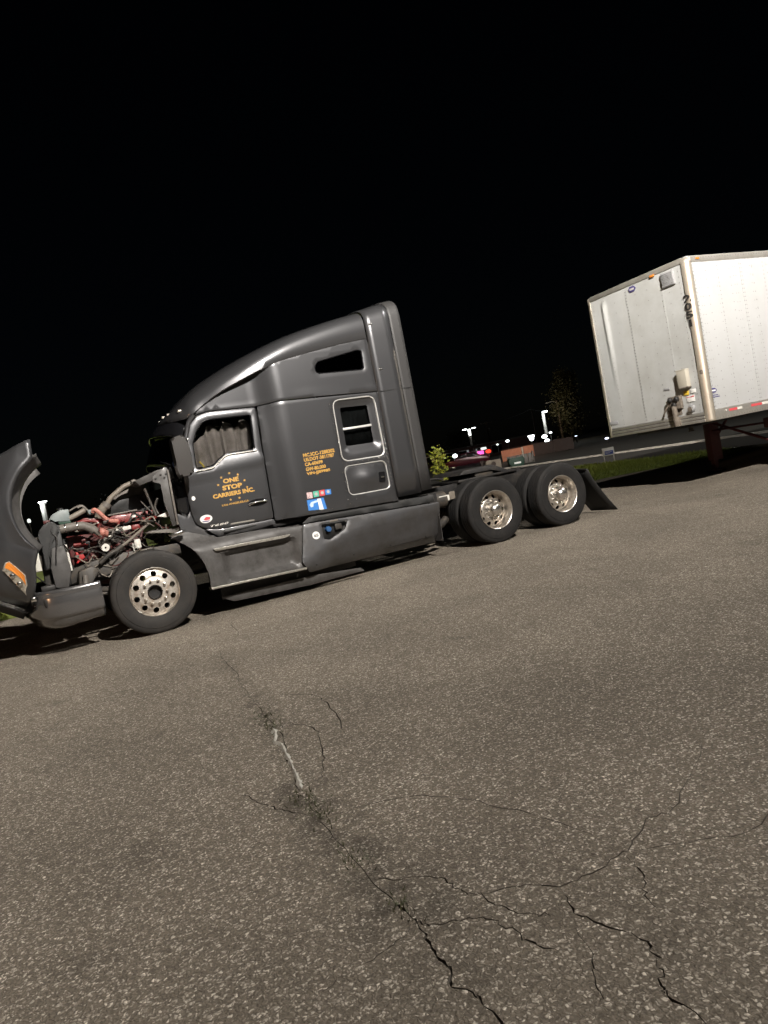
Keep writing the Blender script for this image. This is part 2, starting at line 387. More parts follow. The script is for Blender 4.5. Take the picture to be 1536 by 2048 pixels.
def patch(name, poly, S, m, parent, lift=.003, label=None):   # a thin sticker that follows the surface
    bm = bmesh.new(); bm.faces.new([bm.verts.new((x, S(x, z)-lift, z)) for x, z in poly]); r = bmesh.ops.extrude_face_region(bm, geom=list(bm.faces))
    for v in r['geom']:
        if isinstance(v, bmesh.types.BMVert): v.co.y += .0012
    return bm_obj(name, bm, m, parent, smooth=False, label=label)
def star(cx, cz, r): return [(cx+math.sin(k*PI/5)*(r if k % 2 == 0 else r*.42), cz+math.cos(k*PI/5)*(r if k % 2 == 0 else r*.42)) for k in range(10)]
def ell(cx, cz, a, b, n=24): return [(cx+a*math.cos(2*PI*k/n), cz+b*math.sin(2*PI*k/n)) for k in range(n)]
def interp(xs, ys, x):
    if x <= xs[0]: return ys[0]
    for i in range(len(xs)-1):
        if x <= xs[i+1]:
            t = (x-xs[i])/(xs[i+1]-xs[i]); return ys[i]+(ys[i+1]-ys[i])*t
    return ys[-1]
def sstep(a, b, x):
    t = min(1, max(0, (x-a)/(b-a))); return t*t*(3-2*t)
def copy_tree(o, parent=None):
    c = o.copy(); COL.objects.link(c); c.parent = parent
    for ch in o.children: copy_tree(ch, c)
    return c

# ------------------------------------------------------------------ the setting
CRACKS = {
 'main': ([(0.22,-1.9),(0.16,-2.4),(0.1,-2.97),(0.02,-3.6),(-0.03,-4.07),(-0.08,-4.58),(-0.1,-4.8),(-0.19,-5.22),(-0.27,-5.62),(-0.29,-5.76),(-0.31,-5.99),(-0.33,-6.3),(-0.34,-6.55),(-0.33,-6.74),(-0.33,-6.86),(-0.34,-6.96),(-0.36,-7.05),(-0.36,-7.14),(-0.39,-7.2),(-0.36,-7.27),(-0.36,-7.32),(-0.36,-7.6),(-.3,-8.4)], .011),
 'a': ([(-0.06,-4.56),(0.03,-4.69),(0.08,-4.92),(0.02,-5.18),(-0.05,-5.39),(-0.16,-5.6)], .009),
 'b': ([(0.17,-3.98),(0.31,-4.23),(0.32,-4.5),(0.25,-4.9),(0.17,-5.16)], .008),
 'c': ([(-0.51,-5.39),(-0.47,-5.59),(-0.42,-5.74),(-0.34,-5.9)], .009),
 'd': ([(-0.34,-6.55),(-0.26,-6.64),(-0.15,-6.74),(-0.14,-6.84),(-0.1,-6.92),(-0.08,-7.03),(-0.03,-7.12),(0.0,-7.15)], .007),
 'e': ([(-0.1,-6.92),(0.03,-6.97),(0.12,-7.06),(0.26,-7.08),(0.42,-7.07),(0.61,-6.99),(0.77,-6.98),(1.3,-6.7)], .007),
 'f': ([(0.39,-7.1),(0.36,-7.18),(0.3,-7.26),(0.24,-7.34)], .006),
 'g': ([(-0.33,-6.88),(-0.29,-6.94),(-0.18,-7.0),(-0.13,-7.1),(-0.12,-7.21),(-0.08,-7.29)], .008),
 'h': ([(0.1,-7.11),(0.07,-7.22),(0.11,-7.34),(0.12,-7.44),(0.08,-7.51),(0.03,-7.57),(0.02,-7.64),(-0.0,-7.9)], .009),
 'i': ([(0.05,-7.2),(-0.04,-7.38),(-0.08,-7.44),(-0.13,-7.51)], .005),
 'j': ([(-0.33,-6.88),(-0.44,-6.94),(-0.54,-6.95),(-0.7,-6.96)], .005),
 'k': ([(7.4,.2),(7.21,-0.88),(6.96,-1.58),(7.01,-2.06),(6.88,-2.7),(6.96,-3.4)], .012),
 'l': ([(5.28,-3.3),(5.12,-3.89),(5.41,-4.1),(5.37,-4.6)], .01),
 'm': ([(0.81,-0.28),(0.65,-0.72),(0.6,-1.19),(0.5,-1.52)], .009),
 'n': ([(4.78,-1.7),(4.81,-2.31),(5.04,-2.6)], .012),
 'p': ([(.42,-7.07),(.62,-7.2),(.80,-7.28),(1.1,-7.2)], .005),
 'r': ([(-.31,-5.99),(-.05,-6.05),(.15,-6.2),(.3,-6.5),(.42,-7.0)], .006),
 'o': ([(0.99,-3.4),(1.31,-3.72),(1.76,-3.78),(2.17,-3.94),(3.0,-3.7)], .004)}
def build_lot():
    ribs = []; polys = []; dense = []
    for key, (pts, w) in CRACKS.items():
        c = []
        P = [Vector((*p, 0)) for p in pts]; Q = catmull(P, 5 if key == 'main' else 6)
        for i, p in enumerate(Q):
            j = .016 if key == 'main' and p.y > -6 else .011 if key != 'main' else .006
            c.append(Vector((p.x+rnd.uniform(-j, j)*(0 if i in (0, len(Q)-1) else 1), p.y+rnd.uniform(-j, j))))
        Lf = []; Rt = []
        for i, p in enumerate(c):
            t = (c[min(i+1, len(c)-1)]-c[max(i-1, 0)]).normalized(); n = Vector((-t.y, t.x))
            e = min(1, i/3, (len(c)-1-i)/3); ww = w*.42*(.12+.88*e)*rnd.uniform(.25, 1.35)*((.35 if -6.75 < p.y < -5.6 else .5 if p.y > -4.7 else .9) if key == 'main' else 1)
            Lf.append(p+n*ww); Rt.append(p-n*ww)
        ribs.append((Lf, c, Rt, w)); polys.append([tuple(p) for p in Lf]+[tuple(p) for p in Rt[::-1]]); dense += [tuple(p) for p in c[::2]]
    bb = [(min(p[0] for p in q)-.001, max(p[0] for p in q)+.001, min(p[1] for p in q)-.001, max(p[1] for p in q)+.001) for q in polys]
    def incrack(p):
        for q, b in zip(polys, bb):
            if b[0] < p[0] < b[1] and b[2] < p[1] < b[3] and inside(p, q): return True
        return False
    pts = []
    x = -1.6
    while x < 2.4:
        y = -8.4
        while y < -1.6:
            p = (x+rnd.uniform(-.02, .02), y+rnd.uniform(-.02, .02))
            if not incrack(p): pts.append(p)
            y += .09
        x += .09
    outer = [(-40, -45), (60, -45), (60, 4.2), (17.1, 4.2), (13.2, 6.15), (-40, 6.15)]
    vv, ff = cdt(pts, [outer]+polys, lambda c: inside(c, outer) and not incrack(c))
    ff = [f if (vv[f[1]]-vv[f[0]]).cross(vv[f[2]]-vv[f[0]]) > 0 else f[::-1] for f in ff]
    lot = mesh_obj('asphalt_lot', [(p.x, p.y, 0) for p in vv], ff, 'asphalt', smooth=False, kind='structure')
    # dirt packed beside the long crack
    MAINL = ribs[0][1]
    at = lot.data.attributes.new('stain', 'FLOAT', 'POINT')
    vals = []
    for p in vv:
        s = 0
        if -2 < p.x < 2.5 and -9 < p.y < -1:
            d = min((p-q).length for q in MAINL)
            k = (1 if -6.9 < p.y < -5.5 else .75 if -4.9 < p.y < -3.8 else .45)
            s = k*max(0, 1-d/(.24 if k > .9 else .15))
        vals.append(s)
    at.data.foreach_set('value', vals)
    for Lf, c, Rt, w in ribs:     # each crack a real V groove
        V = [(p.x, p.y, -.0005) for p in Lf]+[(p.x, p.y, -min(.03, w*2.2)) for p in c]+[(p.x, p.y, -.0005) for p in Rt]; n = len(c); F = []
        for i in range(n-1): F += [(i+1, i, n+i, n+i+1), (n+i+1, n+i, 2*n+i, 2*n+i+1)]
        mesh_obj('crack', V, F, 'crack', lot)
    # pale filler poured into the long crack
    fl = [(-0.10,-4.66),(-0.125,-4.78),(-0.165,-4.89),(-0.15,-4.96),(-0.17,-5.09),(-0.19,-5.22),(-0.21,-5.33),(-0.23,-5.44),(-0.25,-5.54),(-0.27,-5.63)]
    Q = catmull([Vector((*p, 0)) for p in fl], 5); top = []; L_ = []; R_ = []
    for i, p in enumerate(Q):
        e = min(1, i/2, (len(Q)-1-i)/2); w = (.003+.012*e*rnd.uniform(.35, 1.35))*(1.5 if i < 9 else 1)*(1.25 if i > len(Q)-7 else 1)
        L_.append((p.x-w*.9, p.y-w*.3, .001)); R_.append((p.x+w*.9, p.y+w*.3, .001)); top.append((p.x+rnd.uniform(-.004, .004), p.y, .010+.006*rnd.random()))
    n = len(Q); F = []
    for i in range(n-1): F += [(i+1, i, n+i, n+i+1), (n+i+1, n+i, 2*n+i, 2*n+i+1)]
    mesh_obj('crack_filler', L_+top+R_, F, 'filler', lot, label='pale strip of filler in the long crack')
    return lot
LOT = build_lot()
def sheet(name, poly, z, m, **kw):
    return mesh_obj(name, [(x, y, z) for x, y in poly], [tuple(range(len(poly)))], m, smooth=False, **kw)
sheet('ground', [(-600, -600), (900, -600), (900, 900), (-600, 900)], -.12, 'far_ground', kind='structure')
def lawn():
    pts = []; loop = []
    outl = [(-40, 6.12), (13.2, 6.12), (17.05, 4.2), (17.4, 4.2), (17.4, 90), (-40, 90)]
    loop = resample(outl, .5); x = -39
    while x < 17:
        y = 6.5
        while y < 40:
            if inside((x, y), outl): pts.append((x+rnd.uniform(-.2, .2), y+rnd.uniform(-.2, .2)))
            y += .8 if y < 16 else 2.4
        x += .8
    vv, ff = cdt(pts, [loop], lambda c: inside(c, outl))
    ff = [f if (vv[f[1]]-vv[f[0]]).cross(vv[f[2]]-vv[f[0]]) > 0 else f[::-1] for f in ff]
    def hz(p):
        d = min(p.y-6.12 if p.x < 13.2 else (p.x-13.2)*.446+(p.y-6.12)*.895, 3)
        return .004+.10*sstep(0, 1.2, d)+.03*math.sin(p.x*.9)*math.sin(p.y*.7)*sstep(.5, 2, d)
    mesh_obj('lawn', [(p.x, p.y, max(.004, hz(p))) for p in vv], ff, 'soil_grass', angle=80, kind='structure')
    # grass blades where they show: behind the truck and at the lot corner
    V = []; F = []
    def blades(x0, x1, y0, y1, n):
        for _ in range(n):
            x = rnd.uniform(x0, x1); y = rnd.uniform(y0, y1)
            if not inside((x, y), outl): continue
            h = rnd.uniform(.05, .13); a = rnd.uniform(0, 2*PI); w = .008; dx, dy = math.cos(a)*w, math.sin(a)*w; lx, ly = rnd.uniform(-.05, .05), rnd.uniform(-.05, .05)
            z = hz(Vector((x, y))); i = len(V); V.extend([(x-dx, y-dy, z), (x+dx, y+dy, z), (x+lx*.5+dx*.6, y+ly*.5+dy*.6, z+h*.6), (x+lx, y+ly, z+h)]); F.append((i, i+1, i+2)); F.append((i, i+2, i+3))
    blades(-6, 3, 6.1, 12, 9000); blades(9, 17.3, 4.2, 12, 24000); blades(13, 17.3, 12, 24, 9000); blades(3, 9, 6.1, 9, 3000)
    mesh_obj('grass_blades', V, F, 'blade', smooth=False, kind='stuff', label='short green grass blades on the lawn beside the lot', category='grass')
lawn()
V = []; F = []
for (cx_, cy_, n_, r_) in ((-.06, -4.35, 60, .09), (-.1, -4.62, 70, .08), (-.30, -5.75, 90, .09), (-.28, -5.95, 60, .08), (-.33, -6.4, 50, .06), (-.33, -6.8, 40, .05)):
    for _ in range(n_):
        x = rnd.gauss(cx_, r_*.5); y = rnd.gauss(cy_, r_); h = rnd.uniform(.008, .028); a = rnd.uniform(0, 2*PI); w = .0035; dx, dy = math.cos(a)*w, math.sin(a)*w; i = len(V)
        V.extend([(x-dx, y-dy, 0), (x+dx, y+dy, 0), (x+rnd.uniform(-.02, .02), y+rnd.uniform(-.02, .02), h)]); F.append((i, i+1, i+2))
mesh_obj('crack_weeds', V, F, 'weed', smooth=False, kind='stuff', label='sparse low weeds growing out of the long crack', category='weeds')
bm = bmesh.new(); addbox(bm, 17.4, 17.62, 4.2, 120, -.1, .09, .012); bm_obj('kerb', bm, 'kerb_white', kind='structure')
sheet('gutter', [(17.62, 4.2), (18.5, 4.2), (18.5, 120), (17.62, 120)], -.012, 'concrete', kind='structure')
sheet('road', [(18.5, 4.2), (24.6, 4.2), (24.6, 160), (18.5, 160)], -.016, 'road', kind='structure')
bm = bmesh.new(); addbox(bm, 24.6, 24.85, 4.2, 120, -.1, .07, .012); bm_obj('far_kerb', bm, 'concrete', kind='structure')
sheet('verge', [(24.85, -60), (120, -60), (120, 200), (24.85, 200)], .0, 'dirt_ground', kind='structure')

# ------------------------------------------------------------------ parking lot lamp behind the photographer (photometric area light)
def lot_lamp(x, y, z, power, label, col):
    t = empty('lot_lamp_post', (x, y, 0), label=label, category='lamp post')
    V, F = lathe_data([(0, .75), (.3, .75), (.3, 0), (0, 0)], 20, 'z'); mesh_obj('base', V, F, 'concrete', t)
    V, F = tube_data([(0, 0, .7), (0, 0, z+.1)], lambda k: .1-.03*k, 14, False); mesh_obj('pole', V, F, 'pole_dark', t)
    bm = bmesh.new(); addbox(bm, -.3, .3, .0, 1.0, z+.06, z+.16, .02); bm_obj('head', bm, 'lamp_head', t)
    li = bpy.data.lights.new('lamp_light', 'POINT'); li.energy = 9000*power; li.color = col; li.shadow_soft_size = .16
    li.use_nodes = True; nt = li.node_tree; em = nt.nodes['Emission']
    ies = nt.nodes.new('ShaderNodeTexIES'); tb = bpy.data.texts.new('lamp_ies')
    ang = list(range(0, 91, 5)); cd = []
    for a in ang:
        r = math.radians(a); v = 1/max(.08, math.cos(r))**2.4
        v *= (1-sstep(62, 85, a))*(.40+.60*sstep(24, 54, a)); cd.append(v*1000)
    full = ang+[120, 180]; cd += [0, 0]
    tb.write('IESNA:LM-63-1995\n[TEST] area lamp\n[MANUFAC] none\nTILT=NONE\n1 1000 1 %d 1 1 2 0.1 0.1 0.0\n1 1 100\n%s\n0\n%s\n' % (len(full), ' '.join('%d' % a for a in full), ' '.join('%.1f' % c for c in cd)))
    ies.mode = 'INTERNAL'; ies.ies = tb; ies.inputs['Strength'].default_value = 1
    nt.links.new(ies.outputs[0], em.inputs['Strength'])
    lo = bpy.data.objects.new('lamp_light', li); COL.objects.link(lo); lo.location = (0, .5, z-.1); lo.parent = t
lot_lamp(*LOT_LAMP, LOT_POWER, 'tall lot lamp post standing behind the photographer', (1, .945, .87))
lot_lamp(18, -6, 14, LOT_POWER*.40, 'tallest lot lamp post standing right of the trailer side', (1, .97, .92))
def side_lamp(x, y, z, watts):
    t = empty('lot_lamp_post', (x, y, 0), label='sodium lot lamp post standing far to the left of the photographer', category='lamp post')
    V, F = tube_data([(0, 0, 0), (0, 0, z+.1)], lambda k: .1-.03*k, 14, False); mesh_obj('pole', V, F, 'pole_dark', t)
    bm = bmesh.new(); addbox(bm, 0, 1.0, -.2, .2, z+.05, z+.15, .02); bm_obj('head', bm, 'lamp_head', t)
    li = bpy.data.lights.new('lamp_light', 'POINT'); li.energy = watts; li.color = (1, .55, .28); li.shadow_soft_size = .25
    lo = bpy.data.objects.new('lamp_light', li); COL.objects.link(lo); lo.location = (.5, 0, z-.3); lo.parent = t
side_lamp(-46, -15, 9, 5200)

# ------------------------------------------------------------------ the tractor
TR = empty('semi_tractor', (0, 0, 0), label='dark grey sleeper cab semi tractor with its hood tipped open', category='truck')
def S(x, z):
    cab = .235+.11*max(0, (1.75-x)/1.15)**2+.042*min(1.05, max(0, (z-2.0)/.6))**2
    sl = .12+.02*max(0, z-2.5)**2
    t = sstep(1.72, 2.13, x); return cab*(1-t)+sl*t
def Sdoor(x, z):       # belt line crease under the window
    zb = 1.835+.05*(x-.8); d = z-zb
    return S(x, z)-.022*math.exp(-(d/.045)**2) - .02*sstep(-.75, -.2, -abs(z-1.45))
# wheels -----------------------------------------------------------
def tyre_data(w, r=.51):
    h = w/2
    p = [(.283, -h+.03), (.30, -h+.005), (.335, -h-.006), (.40, -h-.016), (.44, -h-.012), (.445, -h-.006), (.47, -h-.004), (.492, -h+.004), (.503, -h+.018)]
    t = []
    for k in range(4):
        a = -h+.026+k*(w-.052)/4; b = a+(w-.052)/4
        t += [(r-.002, a+.004), (r, (a+b)/2), (r-.002, b-.004)]
        if k < 3: t += [(r-.014, b-.003), (r-.014, b+.003)]
    q = [(rr, -a) for rr, a in p[::-1]]
    return lathe_data(p+t+q, 72)
def disc_data(yf, r_in, r_out, hr, hrad, nh=10, thick=.012):
    outer = [(r_out*math.cos(2*PI*k/60), r_out*math.sin(2*PI*k/60)) for k in range(60)]
    inner = [(r_in*math.cos(2*PI*k/30), r_in*math.sin(2*PI*k/30)) for k in range(30)]
    holes = [inner]+[[(hr*math.cos(2*PI*(j+.5)/nh)+hrad*math.cos(2*PI*k/16), hr*math.sin(2*PI*(j+.5)/nh)+hrad*math.sin(2*PI*k/16)) for k in range(16)] for j in range(nh)]
    pts = []
    for i in range(1, 9):
        rr = r_in+(r_out-r_in)*i/9
        for k in range(50):
            p = (rr*math.cos(2*PI*(k+.5*(i % 2))/50), rr*math.sin(2*PI*(k+.5*(i % 2))/50))
            if not any(inside(p, h) for h in holes): pts.append(p)
    vv, ff = cdt(pts, [outer]+holes, lambda c: inside(c, outer) and not any(inside(c, h) for h in holes))
    n = len(vv); cnt = {}
    for f in ff:
        for i in range(3):
            k = tuple(sorted((f[i], f[(i+1) % 3]))); cnt[k] = cnt.get(k, 0)+1
    V = [(p.x, yf(p.length), p.y) for p in vv]+[(p.x, yf(p.length)+thick, p.y) for p in vv]; F = []
    for f in ff:
        a, b, c = (vv[i] for i in f)
        if (b-a).cross(c-a) < 0: f = f[::-1]
        F.append(tuple(f)); F.append(tuple(i+n for i in f[::-1]))
        for i in range(3):
            k = (f[i], f[(i+1) % 3])
            if cnt[tuple(sorted(k))] == 1: F.append((k[1], k[0], k[0]+n, k[1]+n))
    return V, F
def lug_data(r, y, nl=10, s=.017, l=.035):
    out = []
    for j in range(nl):
        a = 2*PI*j/nl; V, F = lathe_data([(s*1.3, .012), (s*1.3, 0), (s, -.002), (s*.95, -l), (s*.5, -l-.006), (0, -l-.006)], 8)
        out.append(([(v[0]+r*math.cos(a), v[1]+y, v[2]+r*math.sin(a)) for v in V], F))
    return out
def make_mesh(name, VF, m, angle=35):
    me = bpy.data.meshes.new(name); me.from_pydata([tuple(v) for v in VF[0]], [], VF[1]); me.materials.append(M[m])
    for p in me.polygons: p.use_smooth = True
    me.set_sharp_from_angle(angle=math.radians(angle)); return me
TY_F = make_mesh('tyre', tyre_data(.285), 'tyre_side'); TY_D = make_mesh('tyre', tyre_data(.275), 'rubber')
fy = lambda r: .052-.030*sstep(.275, .20, r) if r > .165 else .022-.012*sstep(.165, .155, r)
FD = make_mesh('wheel', disc_data(fy, .088, .272, .222, .034), 'aluminium_dirty')
RIMF = make_mesh('rim', lathe_data([(.285, .25), (.285, .02), (.294, .008), (.298, .0), (.292, -.004), (.283, .004), (.274, .03), (.268, .06), (.268, .24)], 72), 'aluminium')
HUBF = make_mesh('hub', lathe_data([(.088, .08), (.088, -.006), (.080, -.014), (.076, -.010), (.074, .05), (0, .055)], 32), 'frame_black')
dy = lambda r: .165-.05*sstep(.26, .16, r)
DD = make_mesh('wheel', disc_data(dy, .105, .262, .215, .033), 'aluminium')
RIMD = make_mesh('rim', lathe_data([(.285, .27), (.285, .02), (.295, .008), (.299, .0), (.294, -.006), (.284, .002), (.276, .03), (.262, .05), (.257, .09), (.257, .17), (.25, .19)], 72), 'aluminium')
HUBD = make_mesh('hub', lathe_data([(.108, .16), (.108, .10), (.098, .09), (.092, .03), (.085, -.015), (.06, -.038), (.03, -.046), (0, -.048)], 32), 'chrome_hub')
LUGM = [make_mesh('lug_nut', v, 'aluminium') for v in lug_data(.142, .012)]
LUGD = [make_mesh('lug_nut', v, 'chrome') for v in lug_data(.142, .118)]
def child(name, me, parent, loc=(0, 0, 0), rot=(0, 0, 0)):
    o = bpy.data.objects.new(name, me); COL.objects.link(o); o.parent = parent; o.location = loc; o.rotation_euler = rot; return o
def wheel(parent, x, far, dual, roll=0):
    y = 2*YC if far else 0
    w = child('wheel', DD if dual else FD, parent, (x, y, .507), (0, roll, PI if far else 0))
    if dual:
        child('rim', RIMD, w); child('hub', HUBD, w); child('tyre', TY_D, w, (0, .1385, 0)); child('tyre', TY_D, w, (0, .478, 0), (0, .2, 0))
        for me in LUGD: child('lug_nut', me, w)
    else:
        child('rim', RIMF, w, (0, .02, 0)); child('hub', HUBF, w); child('tyre', TY_F, w, (0, .155, 0))
        for me in LUGM: child('lug_nut', me, w)
    return w
for x, d in ((0, 0), (5.112, 1), (6.432, 1)):
    for far in (0, 1): wheel(TR, x, far, d, roll=.12+x*.3)
# chassis ----------------------------------------------------------
for y0 in (.80, 1.60):
    box('frame_rail', -1.05, 6.95, y0, y0+.09, .72, .99, 'frame_black', TR)
for x in (.0, 5.112, 6.432):
    tube('axle', [(x, .15, .507), (x, 2.34, .507)], .07 if x == 0 else .09, 'steel_dark', TR, smooth=False)
    if x > 1:
        V, F = lathe_data([(0, .2), (.12, .19), (.2, .1), (.22, 0), (.2, -.1), (.12, -.19), (0, -.2)], 20); mesh_obj('differential', [(v[0]+x, v[1]+YC, v[2]+.507) for v in V], F, 'steel_dark', TR)
for x in (4.3, 5.772, 6.85): box('crossmember', x-.06, x+.06, .88, 1.61, .74, .95, 'frame_black', TR)
for y0 in (.62, 1.69): prism('suspension_arm', [(4.9, .62), (5.2, .72), (5.772, .66), (6.3, .72), (6.62, .62), (6.3, .58), (5.772, .5), (5.2, .58)], y0, y0+.1, 'steel_dark', TR)
# fifth wheel
fw = bm_obj('fifth_wheel', prism_bm([(5.06, 1.10), (5.16, 1.165), (5.72, 1.175), (6.06, 1.03), (6.10, .985), (6.04, .985), (5.7, 1.10), (5.16, 1.10)], .78, 1.71, .008), 'frame_black', TR)
box('slide_plate', 5.0, 6.2, .74, 1.75, .992, 1.025, 'frame_black', TR); box('pedestal', 5.4, 5.75, .82, 1.0, 1.02, 1.12, 'steel_dark', TR); box('pedestal', 5.4, 5.75, 1.5, 1.68, 1.02, 1.12, 'steel_dark', TR)
for k in range(3): tube('air_line', [(3.75, 1.1+k*.12, 1.55), (4.05, 1.1+k*.12, 1.15), (4.4, 1.1+k*.1, 1.06), (4.75, 1.15+k*.08, 1.12), (5.0, 1.18+k*.06, 1.08)], .013, 'frame_black', TR, 8)
box('deck_plate', 3.7, 4.62, .7, 1.79, .995, 1.01, 'steel_dark', TR)
# tanks and brackets behind the fairing
V, F = lathe_data([(0, -.42), (.1, -.41), (.13, -.37), (.13, .37), (.1, .41), (0, .42)], 20); mesh_obj('air_tank', [(4.43+v[1]*.35, .56+v[0], .80+v[2]) for v in V], F, 'steel_dark', TR)
box('battery_box', 4.2, 4.34, .38, .78, .60, .93, 'frame_black', TR); box('data_plate', 4.415, 4.60, .44, .452, .775, .86, 'offwhite', TR, .002); box('bracket', 4.60, 4.70, .43, .45, .78, .90, 'hose_tan', TR, .004)
tube('exhaust_pipe', [(3.9, .4, .45), (4.3, .45, .42), (4.5, .5, .5)], .06, 'steel_dark', TR)
for y0 in (.03, 1.82):      # mud flaps, swung back
    rows = [[(7.06+.50*(k/8)**1.25, y0+.63*j/4, .80-.77*k/8) for j in range(5)] for k in range(9)]
    grid_obj('mud_flap', rows, 'flap', TR, .014)
    tube('flap_bracket', [(6.85, y0+.8 if y0 < 1 else y0-.15, .86), (7.02, y0+.66 if y0 < 1 else y0, .84), (7.06, y0+.03, .80)], .016, 'frame_black', TR, 8) if y0 < 1 else None
for x in (6.96,): box('rear_crossmember', x-.05, x+.03, .72, 1.78, .70, .98, 'frame_black', TR)
for y0 in (.9, 1.5):
    o = box('tail_light', 7.0, 7.03, y0, y0+.12, .76, .86, 'red_decal', TR)

# bumper -----------------------------------------------------------
def bumper():
    half = [(-.575, .045), (-.80, .035), (-.98, .045), (-1.10, .085), (-1.20, .16), (-1.275, .27), (-1.35, .46), (-1.41, .75), (-1.44, 1.0)]
    path = catmull([Vector((*p, 0)) for p in half]+[Vector((-1.45, YC, 0))]+[Vector((p[0], 2*YC-p[1], 0)) for p in half[::-1]], 5)
    prof = [(.10, .775), (.02, .785), (.004, .775), (0, .755), (0, .735), (.004, .715), (0, .70), (-.004, .60), (0, .50), (.008, .475), (.035, .462), (.042, .45), (.06, .40), (.10, .345), (.16, .325), (.19, .33)]
    rows = []
    for i, p in enumerate(path):
        t = (path[min(i+1, len(path)-1)]-path[max(i-1, 0)]).normalized(); n = Vector((-t.y, t.x, 0))
        if n.y < 0 and i < len(path)/2 and False: n = -n
        c = Vector((-.4, YC, 0))-p
        if n.dot(c) < 0: n = -n
        k = .75+.25*sstep(-.6, -1.2, p.x)
        rows.append([tuple(p+n*o*1.0+Vector((0, 0, z if z > .46 else .46-(.46-z)*k))) for o, z in prof])
    b = grid_obj('bumper', rows, 'bumper_silver', TR, .01, angle=50)
    box('fog_lamp', -1.40, -1.36, .62, .86, .55, .66, 'headlight_lens', b); box('fog_lamp', -1.40, -1.36, 1.63, 1.87, .55, .66, 'headlight_lens', b)
    box('bumper_bracket', -1.2, -.9, .75, .92, .5, .72, 'frame_black', b); box('bumper_bracket', -1.2, -.9, 1.57, 1.74, .5, .72, 'frame_black', b)
    box('tow_hook', -1.33, -1.27, .17, .23, .70, .755, 'chrome', b, .012)
bumper()

